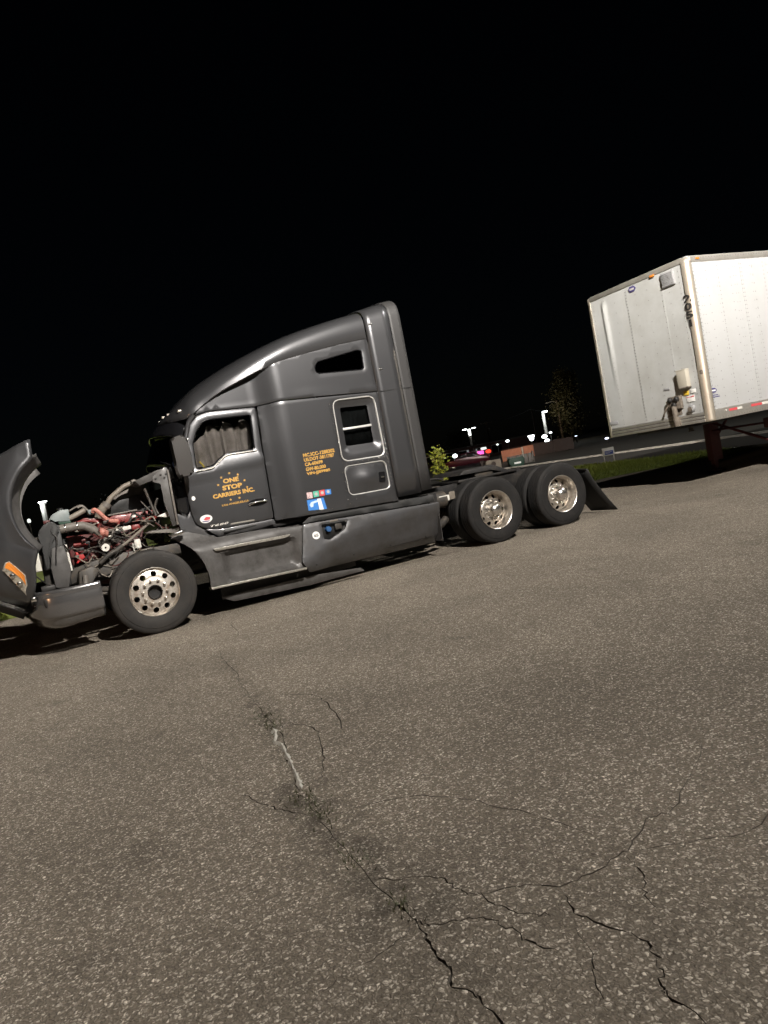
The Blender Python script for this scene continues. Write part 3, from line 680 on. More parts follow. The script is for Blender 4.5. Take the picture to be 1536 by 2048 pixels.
# tilted hood: modelled closed, then swung about its front hinge ----
HINGE = Vector((-1.341, 0, .591)); HA = math.radians(62)
def tilt(p):
    d = Vector(p)-HINGE; c, s = math.cos(HA), math.sin(HA)
    return (HINGE.x+d.x*c-d.z*s, p[1], HINGE.z+d.x*s+d.z*c)
def hood():
    R = .672
    xs = [-1.30, -1.22, -1.12, -1.02, -.92, -.82, -.74, -.66]+[-R*math.cos(a*PI/180) for a in range(18, 119, 5)]+[.36, .42, .48, .545]
    xs = sorted(set(round(x, 4) for x in xs))
    def zlow(x):
        if x < -.64: return interp([-1.30, -1.16, -.95, -.80, -.64], [.66, .62, .66, .72, .735], x)
        if x <= .327: return .51+math.sqrt(max(0, R*R-x*x))
        return interp([.327, .36, .558], [1.09, 1.10, 1.19], x)
    def ztop(x): return interp([-1.30, -1.15, -.9, -.5, 0, .545], [1.16, 1.32, 1.47, 1.62, 1.75, 1.86], x)
    def yout(x): return interp([-1.30, -1.22, -1.12, -.95, -.75, -.3, .2, .545], [.36, .22, .13, .075, .05, .04, .05, .09], x)
    rows = []
    for x in xs:
        zl, zt, yo = zlow(x), ztop(x), yout(x)
        zs = max(zl+.05, min(zt-.12, 1.22+.10*sstep(-1.2, .3, x)))
        ctl = [(yo+.004, zl), (yo-.012, zl+.035), (yo, zl+.06), (yo+.004, (zl+.06+zs)/2), (yo+.03, zs), (yo+.14, zs+(zt-zs)*.30), (yo+.30, zs+(zt-zs)*.62), (yo+.52, zs+(zt-zs)*.86), (yo+.8, zt-.015), (YC, zt)]
        half = [(x-min(.55, 1.15*max(0, z-1.20))*sstep(-.9, .5, x), y, z) for y, z in ctl]
        rows.append([tilt(p) for p in half]+[tilt((p[0], 2*YC-p[1], p[2])) for p in half[-2::-1]])
    h = grid_obj('hood', rows, 'paint', TR, .012, angle=60)
    # nose: front end of the hood with grille opening
    fr = []
    for k, (dx, zb, zt, sh) in enumerate(((0, .66, 1.16, 0), (-.06, .66, 1.10, .10), (-.10, .67, 1.05, .18))):
        fr.append([tilt((-1.30+dx-.12*math.cos((y-YC)/(YC-.36)*PI/2)*(k/2), y, zb+(zt-zb)*.5)) for y in (.36+sh, YC, 2*YC-.36-sh)])
    gr = [[tilt((-1.32-.16*math.cos((y-YC)/.9*PI/2)-.05*(1-z), y, .64+z*.5)) for y in [.36+.1106*j for j in range(17)]] for z in (0, .25, .5, .75, 1)]
    g = grid_obj('grille', gr, 'black_plastic', h, .01)
    for j in range(16):
        y = .40+j*.1127
        tube('grille_bar', [tilt((-1.335-.16*math.cos((y-YC)/.9*PI/2), y, .66)), tilt((-1.295-.16*math.cos((y-YC)/.9*PI/2), y, 1.12))], .012, 'step_metal', h, 6, False)
    for k in range(5):
        z = .68+k*.09
        tube('grille_bar', [tilt((-1.34-.16*math.cos((y-YC)/.9*PI/2)+.04*(z-.66)/.46, y, z)) for y in [.38+.108*j for j in range(17)]], .010, 'step_metal', h, 6, False)
    # headlamps follow the fender surface
    def lens(mir):
        fx = lambda y: 2*YC-y if mir else y
        po = [(-1.175, .70), (-1.05, .728), (-.945, .778), (-.885, .885), (-.835, .985), (-.865, 1.018), (-.955, 1.018), (-1.06, .865)]
        V = []; F = []; n = len(po)
        ring = [(x, yout(x)-.006, z) for x, z in po]; ring2 = [(-1.01+(x+1.01)*.86, yout(-1.01+(x+1.01)*.86)-.026, .87+(z-.87)*.86) for x, z in po]
        V = [tilt((p[0], fx(p[1]), p[2])) for p in ring+ring2+[(-1.01, yout(-1.01)-.032, .87)]]
        for i in range(n): j = (i+1) % n; F += [(i, j, n+j, n+i), (n+i, n+j, 2*n)]
        o = mesh_obj('headlight', V, F, 'headlight_lens', h, angle=25)
        am = [(-.915, 1.005), (-.87, 1.005), (-.845, .982), (-.893, .885), (-.95, .79), (-1.05, .745), (-1.0, .80), (-.945, .90)]
        V = [tilt((x, fx(yout(x)-.034), z)) for x, z in am]+[tilt((x, fx(yout(x)-.01), z)) for x, z in am]; n = len(am)
        F = [tuple(range(n))]+[(i, (i+1) % n, n+(i+1) % n, n+i) for i in range(n)]
        mesh_obj('turn_signal', V, F, 'amber', o, smooth=False)
        for cx_, cz_ in ((-1.055, .81), (-.985, .905)):
            c = tilt((cx_, fx(yout(cx_)-.032), cz_)); bm = bmesh.new(); bmesh.ops.create_uvsphere(bm, u_segments=14, v_segments=8, radius=.034)
            for v in bm.verts: v.co = Vector((v.co.x, v.co.y*.45, v.co.z))+Vector(c)
            bm_obj('lamp_reflector', bm, 'chrome', o)
    lens(False); lens(True)
    # fender liner seen through the arch
    for mir in (0, 1):
        rows = []
        for a in range(18, 128, 6):
            r1, r2 = .70, .62
            th = PI-math.radians(a)
            row = [(.70*math.cos(th), .10, .51+.70*math.sin(th)), (.69*math.cos(th), .30, .51+.69*math.sin(th)), (.62*math.cos(th), .40, .51+.62*math.sin(th)), (.60*math.cos(th), .55, .51+.60*math.sin(th)), (.9*math.cos(th), .62, .51+.92*math.sin(th))]
            rows.append([tilt((p[0], 2*YC-p[1] if mir else p[1], p[2])) for p in row])
        grid_obj('fender_liner', rows, 'paint_dirty', h, .008)
    # side emblem plate and marker lamp on the fender flank
    o = mesh_obj('marker_light', *prism_t([(-.42, 1.285), (-.36, 1.29), (-.35, 1.315), (-.41, 1.31)], yout, .02), 'amber', h, smooth=False)
    for k in range(6): mesh_obj('badge_letter', *prism_t([(-.30+k*.03, 1.285), (-.285+k*.03, 1.285), (-.28+k*.03, 1.305), (-.296+k*.03, 1.305)], yout, .012), 'chrome', h, smooth=False)
    return h
def prism_t(poly, yo, t):
    V = [tilt((x, yo(x)-.0+.012-t, z)) for x, z in poly]+[tilt((x, yo(x)+.04, z)) for x, z in poly]; n = len(poly)
    return V, [tuple(range(n))]+[(i, (i+1) % n, n+(i+1) % n, n+i) for i in range(n)]
hood()

# cab and sleeper ---------------------------------------------------
door_o = rounded([(.822,2.353),(.861,2.456),(.973,2.565),(1.141,2.60),(1.768,2.572),(1.735,2.017),(1.703,1.075),(1.0,1.085),(.80,1.13),(.705,1.20),(.677,1.364),(.675,1.555),(.671,1.818)], .03, 3)
dwin = rounded([(.868,2.223),(.946,2.38),(1.032,2.475),(1.133,2.505),(1.687,2.485),(1.642,2.019),(1.251,2.023),(1.143,1.958),(1.059,1.895),(.848,1.885)], .035, 4)
door = panel('door', door_o, Sdoor, 'paint', TR, [dwin], g=.07)
def ring_band(name, poly, S_, d_in, d_out, lift, m, parent):
    a = inset(poly, -d_out); b = inset(poly, d_in); n = len(poly)
    V = [(x, S_(x, z)+.006, z) for x, z in a]+[(x, S_(x, z)-lift, z) for x, z in inset(poly, -d_out*.3)]+[(x, S_(x, z)-lift*.6, z) for x, z in inset(poly, d_in*.5)]+[(x, S_(x, z)+.012, z) for x, z in b]; F = []
    for k in range(3):
        for i in range(n): F.append((k*n+i, k*n+(i+1) % n, (k+1)*n+(i+1) % n, (k+1)*n+i))
    return mesh_obj(name, V, F, m, parent)
ring_band('window_seal', dwin, Sdoor, .012, .006, .003, 'gloss_black', door)
vv = inset(dwin, -.008)
panel('window_pane', vv, lambda x, z: Sdoor(x, z)+.016, 'glass', door, g=.15, edge=0, thick=.004)
tube('belt_trim', [(x, Sdoor(x, z)-.010, z) for x, z in [(.83,1.862),(1.03,1.868),(1.10,1.905),(1.16,1.945),(1.26,1.998),(1.45,2.002),(1.66,2.0)]], .009, 'step_metal', door, 8)
# door handle: black recess with a chrome pull
patch('handle_recess', ell(1.53, 1.322, .135, .048), Sdoor, 'gloss_black', door, .004)
tube('handle_pull', [(1.41, Sdoor(1.41, 1.31)-.012, 1.308), (1.47, Sdoor(1.47, 1.32)-.035, 1.325), (1.58, Sdoor(1.58, 1.33)-.035, 1.330), (1.65, Sdoor(1.65, 1.33)-.012, 1.318)], .013, 'chrome', door, 8)
# lettering on the door
text('lettering', 'ONE', 1.14, 1.346, 1.645, 1.705, Sdoor, 'gold_letter', door, .045)
text('lettering', 'STOP', 1.115, 1.373, 1.557, 1.620, Sdoor, 'gold_letter', door, .045)
text('lettering', 'CARRIERS INC.', .976, 1.521, 1.474, 1.531, Sdoor, 'gold_letter', door, .045)
text('lettering', 'LOS ANGELES,CA', 1.067, 1.42, 1.354, 1.384, Sdoor, 'gold_letter', door, .02)
for sx, sz in [(1.24,1.767),(1.345,1.73),(1.127,1.729),(1.416,1.641),(1.071,1.641),(1.19,1.425),(1.306,1.427),(1.434,1.547)]:
    patch('star', star(sx, sz, .019), Sdoor, 'gold_letter', door, .003)
patch('oval_sticker', ell(.837, 1.242, .078, .052), Sdoor, 'white_decal', door, .003)
patch('oval_sticker', [(.80,1.235),(.84,1.268),(.895,1.255),(.88,1.225),(.83,1.222)], Sdoor, 'red_decal', door, .005)
patch('oval_sticker', [(.775,1.222),(.80,1.205),(.86,1.203),(.885,1.214),(.83,1.216)], Sdoor, 'navy_decal', door, .005)
text('model_badge', 'T680', .868, 1.104, 1.124, 1.150, Sdoor, 'offwhite', door, .02, .006, 1.1, .3)
patch('badge_strip', [(1.125,1.106),(1.44,1.094),(1.442,1.112),(1.128,1.124)], Sdoor, 'step_metal', door, .006)
patch('door_glint', ell(.735, 1.53, .022, .028, 14), Sdoor, 'white_decal', door, .004)  # white spot painted in as a lamp's reflection on the door
# rocker panel under the door
panel('rocker_panel', [(.80,1.118),(1.0,1.073),(1.70,1.063),(1.715,1.0),(1.494,.975),(.95,.985)], lambda x, z: S(x, z)-.03+.12*max(0, 1.05-z), 'paint_low', TR, g=.07)
box('rocker_trim', 1.02, 1.50, S(1.2, 1.0)-.045, S(1.2, 1.0)+.0, 1.02, 1.045, 'black_plastic', TR)
# upper cab side above the door
Sup = lambda x, z: S(x, z)
sw = rounded([(2.667,2.99),(2.72,3.055),(3.355,3.16),(3.42,3.14),(3.408,2.895),(3.37,2.871),(2.71,2.888),(2.667,2.92)], .02, 3)
Ssl = lambda x, z: S(x, z)-.014*math.exp(-((z-2.62+.03*(x-2.4))/.022)**2)*sstep(2.2, 2.6, x)
panel('upper_side_panel', [(.99,2.588),(1.148,2.612),(1.773,2.584),(2.10,2.60),(2.5,2.588),(3.545,2.545),(3.535,3.325),(3.143,3.282),(2.825,3.235),(2.5,3.195),(2.203,3.145),(1.855,3.062),(1.599,2.985),(1.349,2.89),(1.113,2.765),(1.0,2.66)], Ssl, 'paint', TR, [sw], g=.06)
panel('sleeper_window', inset(sw, -.006), lambda x, z: S(x, z)+.012, 'glass_dark', TR, g=.2, edge=0, thick=.004)
ring_band('window_seal', sw, S, .012, .008, .002, 'gloss_black', TR)
bo = rounded([(2.825,2.50),(3.47,2.49),(3.475,1.63),(2.805,1.645)], .11, 6); bg_ = rounded([(2.945,2.394),(3.37,2.379),(3.365,1.841),(2.93,1.852)], .03, 3)
lo_ = rounded([(2.81,1.575),(3.455,1.56),(3.46,1.152),(2.815,1.165)], .085, 6)
panel('sleeper_panel', [(1.795,2.572),(2.10,2.588),(3.55,2.533),(3.535,1.03),(3.56,.955),(2.15,1.02),(1.725,1.04),(1.755,2.017)], S, 'paint', TR, [bo, lo_], g=.07)
# bunk window: dished surround, two panes and a bar
def Sb(x, z):
    dx = max(2.945-x, x-3.365, 0); dz = max(1.845-z, z-2.385, 0); d = math.hypot(dx, dz)
    return S(x, z)+.008+.055*(1-sstep(.0, .13, d))
bw = panel('bunk_window', inset(bo, .006), Sb, 'paint', TR, [bg_], g=.045, edge=.001)
ring_band('window_trim', bo, S, .010, .012, .010, 'trim_bright', bw)
patch('window_pane', inset(bg_, -.006), lambda x, z: S(x, z)+.068, 'glass_smoke', bw, 0)
grid_obj('pane_reflection_sheet', [[(2.90+.52*j/24, .27+.012*math.sin(j*1.4), z) for j in range(25)] for z in (1.80, 2.1, 2.42)], 'curtain', TR, .003, angle=60)  # added grey sheet, its tone stands in for reflections in the pane
box('window_bar', 2.93, 3.375, .165, .19, 2.075, 2.105, 'trim_bright', bw, .004)
ld = panel('luggage_door', inset(lo_, .006), lambda x, z: S(x, z)+.012-.055*math.exp(-(((x-3.16)/.20)**2+((z-1.36)/.13)**2)), 'paint', TR, g=.05, edge=.004)
ring_band('door_trim', lo_, S, .008, .010, .007, 'trim_bright', ld)
patch('latch', rounded([(3.308,1.411),(3.408,1.404),(3.395,1.26),(3.295,1.267)], .02, 3), lambda x, z: S(x, z)-.016, 'gloss_black', ld, .004)
box('latch_pull', 3.325, 3.375, .075, .09, 1.325, 1.345, 'chrome', ld, .003)
# rivets round the bunk window and the luggage door
def rivet_line(name, pts, S_, r, m, parent):
    parts = []
    for x, z in pts:
        V, F = lathe_data([(r, .002), (r*.9, -r*.5), (r*.45, -r*.85), (0, -r*.95)], 7); y = S_(x, z)
        parts.append(([(v[0]+x, v[1]+y, v[2]+z) for v in V], F))
    V, F = merge(*parts); return mesh_obj(name, V, F, m, parent, kind='stuff')
pts = []
for k in range(13): pts += [(2.775+.002*k, 2.46-k*.068), (3.515, 2.42-k*.07)]
for k in range(8): pts += [(2.86+k*.085, 1.607), (3.505, 1.52-k*.052)]
for k in range(4): pts += [(2.775, 1.5-k*.13)]
for k in range(5): pts += [(2.30+k*.055, 1.042)]
pts += [(3.36+k*.03, 1.612) for k in range(4)]+[(2.80, 1.06), (2.9, 1.10)]
for k in range(24): pts += [(3.50+.006*(k % 2), 2.05-k*.02)] if k % 3 else []
rivet_line('panel_rivets', pts, S, .0075, 'chrome', TR)
# sleeper lettering and stickers
for s_, x1, z in (('MC.ICC-1288302', 2.716, 1.798), ('US.DOT-3811787', 2.695, 1.735), ('CA-60699', 2.51, 1.673), ('GW-80.000', 2.542, 1.605), ('VIN-JJ89985', 2.596, 1.541)):
    text('lettering', s_, 2.247, x1, z, z+.050, S, 'gold_letter', TR, .035)
patch('sticker', [(2.187,1.238),(2.268,1.234),(2.272,1.318),(2.191,1.323)], S, 'pink_decal', TR)
patch('sticker', [(2.283,1.241),(2.365,1.241),(2.369,1.319),(2.285,1.321)], S, 'green_decal', TR)
patch('sticker', [(2.370,1.240),(2.450,1.238),(2.459,1.317),(2.374,1.321)], S, 'red_decal', TR)
patch('sticker', [(2.457,1.240),(2.545,1.240),(2.548,1.310),(2.463,1.314)], S, 'blue_decal', TR)
for cx_ in (2.325, 2.415, 2.503): patch('sticker_mark', ell(cx_, 1.28, .022, .022, 12), S, 'grey_decal', TR, .005)
patch('sticker', [(2.172,1.079),(2.44,1.052),(2.42,1.212),(2.176,1.221)], S, 'blue_decal', TR)
patch('sticker_mark', [(2.20,1.15),(2.23,1.185),(2.30,1.195),(2.37,1.19),(2.38,1.165),(2.32,1.17),(2.26,1.16),(2.25,1.12),(2.215,1.115)], S, 'lightblue_decal', TR, .005)
patch('sticker_mark', [(2.33,1.06),(2.39,1.055),(2.375,1.21),(2.325,1.212)], S, 'white_decal', TR, .006)
# roof fairing: sections between the lower edge and the crown line
low = [(.655, YC, 2.615), (.67, .98, 2.60), (.715, .70, 2.585), (.79, .49, 2.57), (.87, .37, 2.57), (.95, .31, 2.605)]
cre = [(1.113,2.707),(1.349,2.833),(1.599,2.93),(1.855,3.023),(2.203,3.126),(2.558,3.190),(2.825,3.228),(3.143,3.274),(3.53,3.31)]
low += [(x, .118+.20*max(0, (2.3-x)/1.3)**2, z) for x, z in cre]
tpx = [.655, .73, .90, 1.16, 1.45, 1.85, 2.4, 3.0, 3.53]; tpz = [2.62, 2.70, 2.825, 3.015, 3.175, 3.34, 3.52, 3.655, 3.755]
lowd = catmull(low, 5)
_tp = catmull([Vector((a, 0, b)) for a, b in zip(tpx, tpz)], 8); TPX = [p.x for p in _tp]; TPZ = [p.z for p in _tp]
def topx(i, n):
    t = i/(n-1); return .655+(3.53-.655)*t**1.9
rows = []
for i, p in enumerate(lowd):
    w_ = sstep(.8, 2.2, p.x); X = min(3.53, max(topx(i, len(lowd)), p.x)*(1-w_)+p.x*w_)
    Z = interp(TPX, TPZ, X); T = Vector((X, YC, Z)); half = []
    for k in range(15):
        th = k/14*PI/2; e = 2/(2.15+2.65*sstep(.9, 3.3, p.x))
        a = 1-math.cos(th)**e if k < 14 else 1; b = math.sin(th)**e if k else 0
        half.append((p.x+(T.x-p.x)*a, p.y+(T.y-p.y)*a, p.z+(T.z-p.z)*b))
    half = [(half[0][0], half[0][1]+.05, half[0][2]-.004)]+[(half[0][0], half[0][1]+.012, half[0][2]-.012)]+half
    rows.append(half+[(q[0], 2*YC-q[1], q[2]) for q in half[-2::-1]])
roof = grid_obj('roof_fairing', rows, 'paint', TR, angle=50)
# cab marker lamps on the brow
for y in (.52, .9, YC, 1.59, 1.97):
    x = interp([.3, .5, .7, .98, YC], [.90, .82, .76, .74, .735], y if y <= YC else 2*YC-y)
    z = 2.665+.04*(1-abs(y-YC)/.8); bm = bmesh.new(); addbox(bm, x-.01, x+.13, y-.03, y+.03, z, z+.03, .012); bm_obj('marker_light', bm, 'marker_pale', roof)
# extender behind the sleeper
def ext(name, x0, x1, m, ys0, ys1, zl, dz0, dz1, zlow1=None):
    rows = []
    for k in range(5):
        t = k/4; x = x0+(x1-x0)*t; ys = ys0+(ys1-ys0)*t; zt = 3.745+dz0+(dz1-dz0)*t; zs = 3.30; half = [(x, ys, zl+(zs-zl)*j/6) for j in range(6)]
        for j in range(11):
            th = j/10*PI/2; e = 2/5.2; a = 1-math.cos(th)**e if j < 10 else 1; b = math.sin(th)**e if j else 0
            half.append((x, ys+(YC-ys)*a, zs+(zt-zs)*b))
        rows.append(half+[(q[0], 2*YC-q[1], q[2]) for q in half[-2::-1]])
    return grid_obj(name, rows, m, TR, .016, angle=50)
ext('side_extender', 3.548, 3.93, 'paint', .116, .098, 1.0, .02, .11); ext('extender_fin', 3.94, 4.13, 'fin', .102, .125, 1.02, .115, .15)
for z in (2.535,):
    for yy in (.092, 2*YC-.098): box('extender_seam', 3.58, 4.1, yy, yy+.005, z-.004, z+.004, 'black_plastic', TR, 0)
for x_, z_ in ((3.60, 3.48), (3.63, 2.83)):
    for k in range(2): box('extender_bolt', x_+k*.03, x_+.018+k*.03, .098, .118, z_, z_+.03, 'chrome', TR, .004)
# closing shells: back of the sleeper, floor, firewall
box('sleeper_back_wall', 3.50, 3.56, .14, 2*YC-.14, .95, 3.25, 'frame_black', TR)
box('cab_floor', .62, 3.52, .3, 2*YC-.3, .95, 1.02, 'frame_black', TR)
box('firewall', .56, .62, .36, 2*YC-.36, .95, 1.95, 'black_plastic', TR)
box('rear_gap_filler', 3.55, 3.62, .16, 2*YC-.16, 1.0, 3.4, 'frame_black', TR)
box('bunk_partition', 1.80, 1.84, .30, 2*YC-.3, 1.0, 2.55, 'interior', TR)
# windscreen and pillars
wl = [(.69, .36, 1.90), (.60, .46, 1.935), (.50, .70, 2.0), (.425, 1.0, 2.06), (.40, YC, 2.08)]
wt = [(.868, .345, 2.46), (.80, .46, 2.53), (.73, .70, 2.565), (.685, 1.0, 2.585), (.67, YC, 2.60)]
def wrow(t, off=0):
    h = [tuple(Vector(a)*(1-t)+Vector(b)*t+Vector((-.03*math.sin(t*PI)-off, 0, 0))) for a, b in zip(wl, wt)]; h = [tuple(v) for v in catmull(h, 4)]
    return h+[(q[0], 2*YC-q[1], q[2]) for q in h[-2::-1]]
grid_obj('windscreen', [wrow(k/6) for k in range(7)], 'glass_dark', TR, .006)
grid_obj('sun_visor', [wrow(.72+.28*k/4, .055-.02*k/4) for k in range(5)], 'gloss_black', TR, .008)
for mir in (0, 1):
    fx = (lambda y: 2*YC-y) if mir else (lambda y: y)
    tube('pillar', [(.69, fx(.34), 1.88), (.755, fx(.335), 2.15), (.83, fx(.335), 2.38), (.88, fx(.325), 2.50), (.96, fx(.30), 2.585)], .032, 'paint', TR, 10)
    # black kick panel ahead of the door
    V, F = panel_data(rounded([(.50,1.82),(.665,1.83),(.672,1.555),(.676,1.40),(.62,1.33),(.53,1.40)], .03, 3), lambda x, z: .365-.05*math.sin((z-1.33)/.5*PI)*math.sin((x-.48)/.22*PI), g=.05)
    if mir: V, F = mirrored(V, F)
    mesh_obj('kick_panel', V, F, 'gloss_black', TR)
    V, F = panel_data([(.50,1.83),(.53,1.98),(.64,1.90),(.668,1.84)], lambda x, z: .36, g=.05)
    if mir: V, F = mirrored(V, F)
    mesh_obj('pillar_foot', V, F, 'black_plastic', TR)
    V, F = panel_data([(.50,1.38),(.61,1.31),(.665,1.38),(.70,1.19),(.79,1.12),(.93,1.0),(.62,1.02),(.50,1.17)], lambda x, z: .33, g=.05)
    if mir: V, F = mirrored(V, F)
    mesh_obj('cowl_corner', V, F, 'paint_low', TR)
# cowl plate, brackets and firewall ledges
prism('cowl_plate', [(.298,1.897),(.467,1.987),(.515,1.96),(.499,1.704),(.486,1.243),(.419,1.228),(.376,1.543),(.382,1.79),(.292,1.825)], .335, .355, 'paint_dirty', TR, .004)
prism('cowl_flange', [(.485,1.95),(.515,1.95),(.50,1.70),(.49,1.24),(.465,1.24),(.475,1.70)], .30, .334, 'hose_grey', TR, .003)
prism('cowl_beam', [(.096,1.885),(.211,1.92),(.40,1.975),(.62,2.0),(.62,1.90),(.40,1.87),(.155,1.815)], .5, 2.0, 'paint_dirty', TR, .01)
for k, (x, z) in enumerate(((.33, 1.865), (.40, 1.90), (.44, 1.86), (.47, 1.9))):
    V, F = lathe_data([(.014, .004), (.014, -.004), (.007, -.006), (0, -.006)], 10); mesh_obj('bolt', [(v[0]+x, v[1]+.331, v[2]+z) for v in V], F, 'frame_black', TR)
prism('firewall_ledge', [(.096,1.214),(.169,1.227),(.326,1.213),(.468,1.192),(.60,1.20),(.60,1.12),(.457,1.138),(.321,1.176),(.162,1.191)], .40, .85, 'hose_grey', TR)
prism('hood_stop', [(.275,1.391),(.447,1.44),(.454,1.382),(.394,1.357)], .42, .56, 'offwhite', TR)
tube('cowl_strut', [(.199,.5,1.77),(.233,.5,1.587),(.267,.48,1.403)], .018, 'steel_dark', TR)
tube('heater_hose', [(.30,.52,1.55),(.33,.5,1.62),(.28,.5,1.52),(.30,.48,1.42)], .014, 'steel_dark', TR)
tube('heater_hose', [(.13,.55,1.62),(.2,.52,1.50),(.27,.5,1.40)], .010, 'steel_dark', TR)
prism('air_box', [(-.178,1.697),(.113,1.70),(.5,1.75),(.5,1.45),(.164,1.50),(-.212,1.531)], 1.0, 1.9, 'black_plastic', TR, .01)
prism('air_duct', [(-.167,1.735),(.087,1.827),(.30,1.84),(.30,1.70),(.132,1.681),(-.068,1.695)], 1.1, 1.8, 'hose_grey', TR, .01)
# interior
rows = []
for j in range(49):
    x = .90+.80*j/48; ph = j*.92+math.sin(j*.5)*.8
    topz = 2.335+.05*math.sin(ph*.5+.6)+.08*sstep(.9, 1.25, x)-.18*(1-sstep(.88, 1.06, x))
    rows.append([(x+.015*math.sin(ph*1.3)*(k/6), .50+.028*math.sin(ph)*(1-.2*k/6)+.01*k/6, topz-(topz-1.55)*k/6) for k in range(7)])
grid_obj('curtain', rows, 'curtain', TR, .003, angle=60)
V, F = tube_data([(1.06+.2*math.cos(a)*.55, .80+.21*math.sin(a), 1.86+.2*math.cos(a)*.8) for a in [2*PI*k/24 for k in range(25)]], .016, 8, False); mesh_obj('steering_wheel', V, F, 'black_plastic', TR)
box('dashboard', .62, .98, .42, 2*YC-.42, 1.55, 1.92, 'interior', TR, .03)
tube('grab_strap', [(.93, .40, 1.985), (.96, .385, 1.93), (.985, .375, 1.885)], .012, 'yellow_strap', TR, 8)
box('dash_towel', .60, .74, .44, .60, 1.925, 2.06, 'blue_cloth', TR, .03); box('dash_paper', .745, .76, .46, .58, 1.93, 2.09, 'lightblue_decal', TR, .004)
box('driver_seat', 1.35, 1.62, .62, 1.05, 1.2, 2.15, 'interior', TR, .06)
# mirror
mo = prism('mirror', rounded([(.545,2.30),(.70,2.325),(.735,2.20),(.745,1.855),(.70,1.815),(.575,1.815),(.553,1.86)], .04, 4), -.06, .13, 'mirror_shell', TR, .03, angle=50)
tube('mirror_arm', [(.66, .1, 2.22), (.70, .22, 2.22), (.78, .34, 2.22)], .022, 'black_plastic', mo); tube('mirror_arm', [(.66, .1, 1.90), (.70, .22, 1.92), (.74, .34, 1.94)], .022, 'black_plastic', mo)
box('mirror_glass', .742, .75, -.03, .10, 1.88, 2.28, 'chrome', mo, .002)
mo2 = copy_tree(mo, TR); mo2.scale = (1, -1, 1); mo2.location = (.30, 2*YC-.1, 0)
# side fairings ------------------------------------------------------
def Sstep(x, z):
    arch = math.hypot(x, z-.51); flare = .055*sstep(.90, .70, arch)
    pocket = sstep(.84, .98, x)*(1-sstep(1.80, 1.93, x))*sstep(.39, .45, z)*(1-sstep(.74, .79, z))
    top = .16*sstep(.88, 1.05, z)
    return .035-flare*.6+.085*pocket+top
stp = [(.335,1.09),(.40,1.16),(.56,1.13),(.72,1.06),(.90,.985),(1.49,.965),(2.02,.905),(1.90,.405),(1.94,.315),(.80,.375),(.66,.375)]
arc = [(.672*math.cos(a), .51+.672*math.sin(a)) for a in [math.radians(t) for t in range(-9, 58, 6)]]
sf = panel('step_fairing', stp+arc, Sstep, 'paint_dirty', TR, g=.05)
prism('step_tread', [(.79,.862),(1.815,.832),(1.79,.808),(1.72,.80),(.83,.825),(.80,.84)], -.005, .15, 'step_metal', sf, .004)
prism('step_tread', [(.66,.392),(1.95,.352),(1.94,.325),(.67,.365)], -.012, .16, 'step_metal', sf, .006)
prism('fairing_hinge', [(.30,1.135),(.45,1.165),(.50,1.155),(.46,1.125),(.33,1.11)], .02, .09, 'chrome', sf, .006)
def Stank(x, z):
    zd = interp([1.95, 2.4, 3.0, 3.6, 4.15], [.38, .56, .705, .74, .755], x)        # diagonal crease
    zr = interp([1.95, 2.7, 3.3, 4.15], [.335, .345, .355, .345], x)                 # lower ridge
    y = 0.0
    if z > zd: y += .17*(z-zd)
    else: y += .30*max(0, zd-z)*sstep(1.9, 2.4, x)*1.15
    if z < zr: y += .75*(zr-z)
    return y+.012
fill = [(2.29,.86),(2.655,.835),(2.60,.735),(2.365,.635),(2.30,.66)]
fil = rounded([(2.30,.87),(2.68,.845),(2.61,.73),(2.36,.635),(2.28,.665)], .02, 3)
tk = panel('tank_fairing', rounded([(2.05,.915),(4.148,.813),(4.118,.216),(3.28,.232),(2.0,.268),(1.91,.417)], .02, 3), Stank, 'paint_low', TR, [fil], g=.06)
panel('fairing_top', [(2.06,.925),(4.15,.823),(4.15,.93),(2.2,1.0)], lambda x, z: .14+.1*(z-.8), 'black_plastic', TR, g=.2)
panel('filler_pocket', inset(fil, -.01), lambda x, z: .15, 'black_plastic', tk, g=.1)
V, F = lathe_data([(.055, .05), (.055, 0), (.045, -.012), (0, -.014)], 16); mesh_obj('tank_cap', [(v[0]*.75+2.40, v[1]+.10, v[2]*.75+.775) for v in V], F, 'cap_blue', tk)
box('pocket_label', 2.42, 2.54, Stank(2.48, .87)-.004, Stank(2.48, .87)+.01, .868, .888, 'hose_tan', tk, .002); box('pocket_plate', 2.50, 2.60, .10, .13,   .745, .825, 'steel_dark', tk, .004)
patch('speed_sticker', ell(2.185, .735, .052, .052), Stank, 'white_decal', tk, .004); text('sticker_number', '65', 2.155, 2.215, .715, .755, Stank, 'frame_black', tk, .02, .007)
for x in (2.1, 2.7, 3.3, 3.9):
    V, F = lathe_data([(.012, .004), (.012, -.006), (0, -.008)], 8); z_ = .30; mesh_obj('bolt', [(v[0]+x, v[1]+Stank(x, .355), v[2]+.352) for v in V], F, 'frame_black', tk)
prism('end_cap', [(4.10,.24),(4.12,.80),(4.13,.80),(4.11,.24)], .03, .55, 'paint_low', tk, 0)
panel('ground_skirt', [(.80,.215),(.96,.125),(2.03,.075),(2.86,.08),(2.80,.135),(2.10,.20),(1.3,.215)], lambda x, z: .22-.25*(z-.08)+.25*max(0, .95-x), 'paint_dirty', TR, g=.1)
box('skirt_carrier', .85, 2.8, .34, .40, .16, .5, 'frame_black', TR, .01)
box('fuel_tank', 2.1, 4.08, .16, .72, .30, .88, 'frame_black', TR, .06); box('fuel_tank', 2.1, 4.08, 1.77, 2.33, .30, .88, 'frame_black', TR, .06)
box('tool_box', .80, 2.05, .20, .72, .36, .92, 'frame_black', TR, .02)

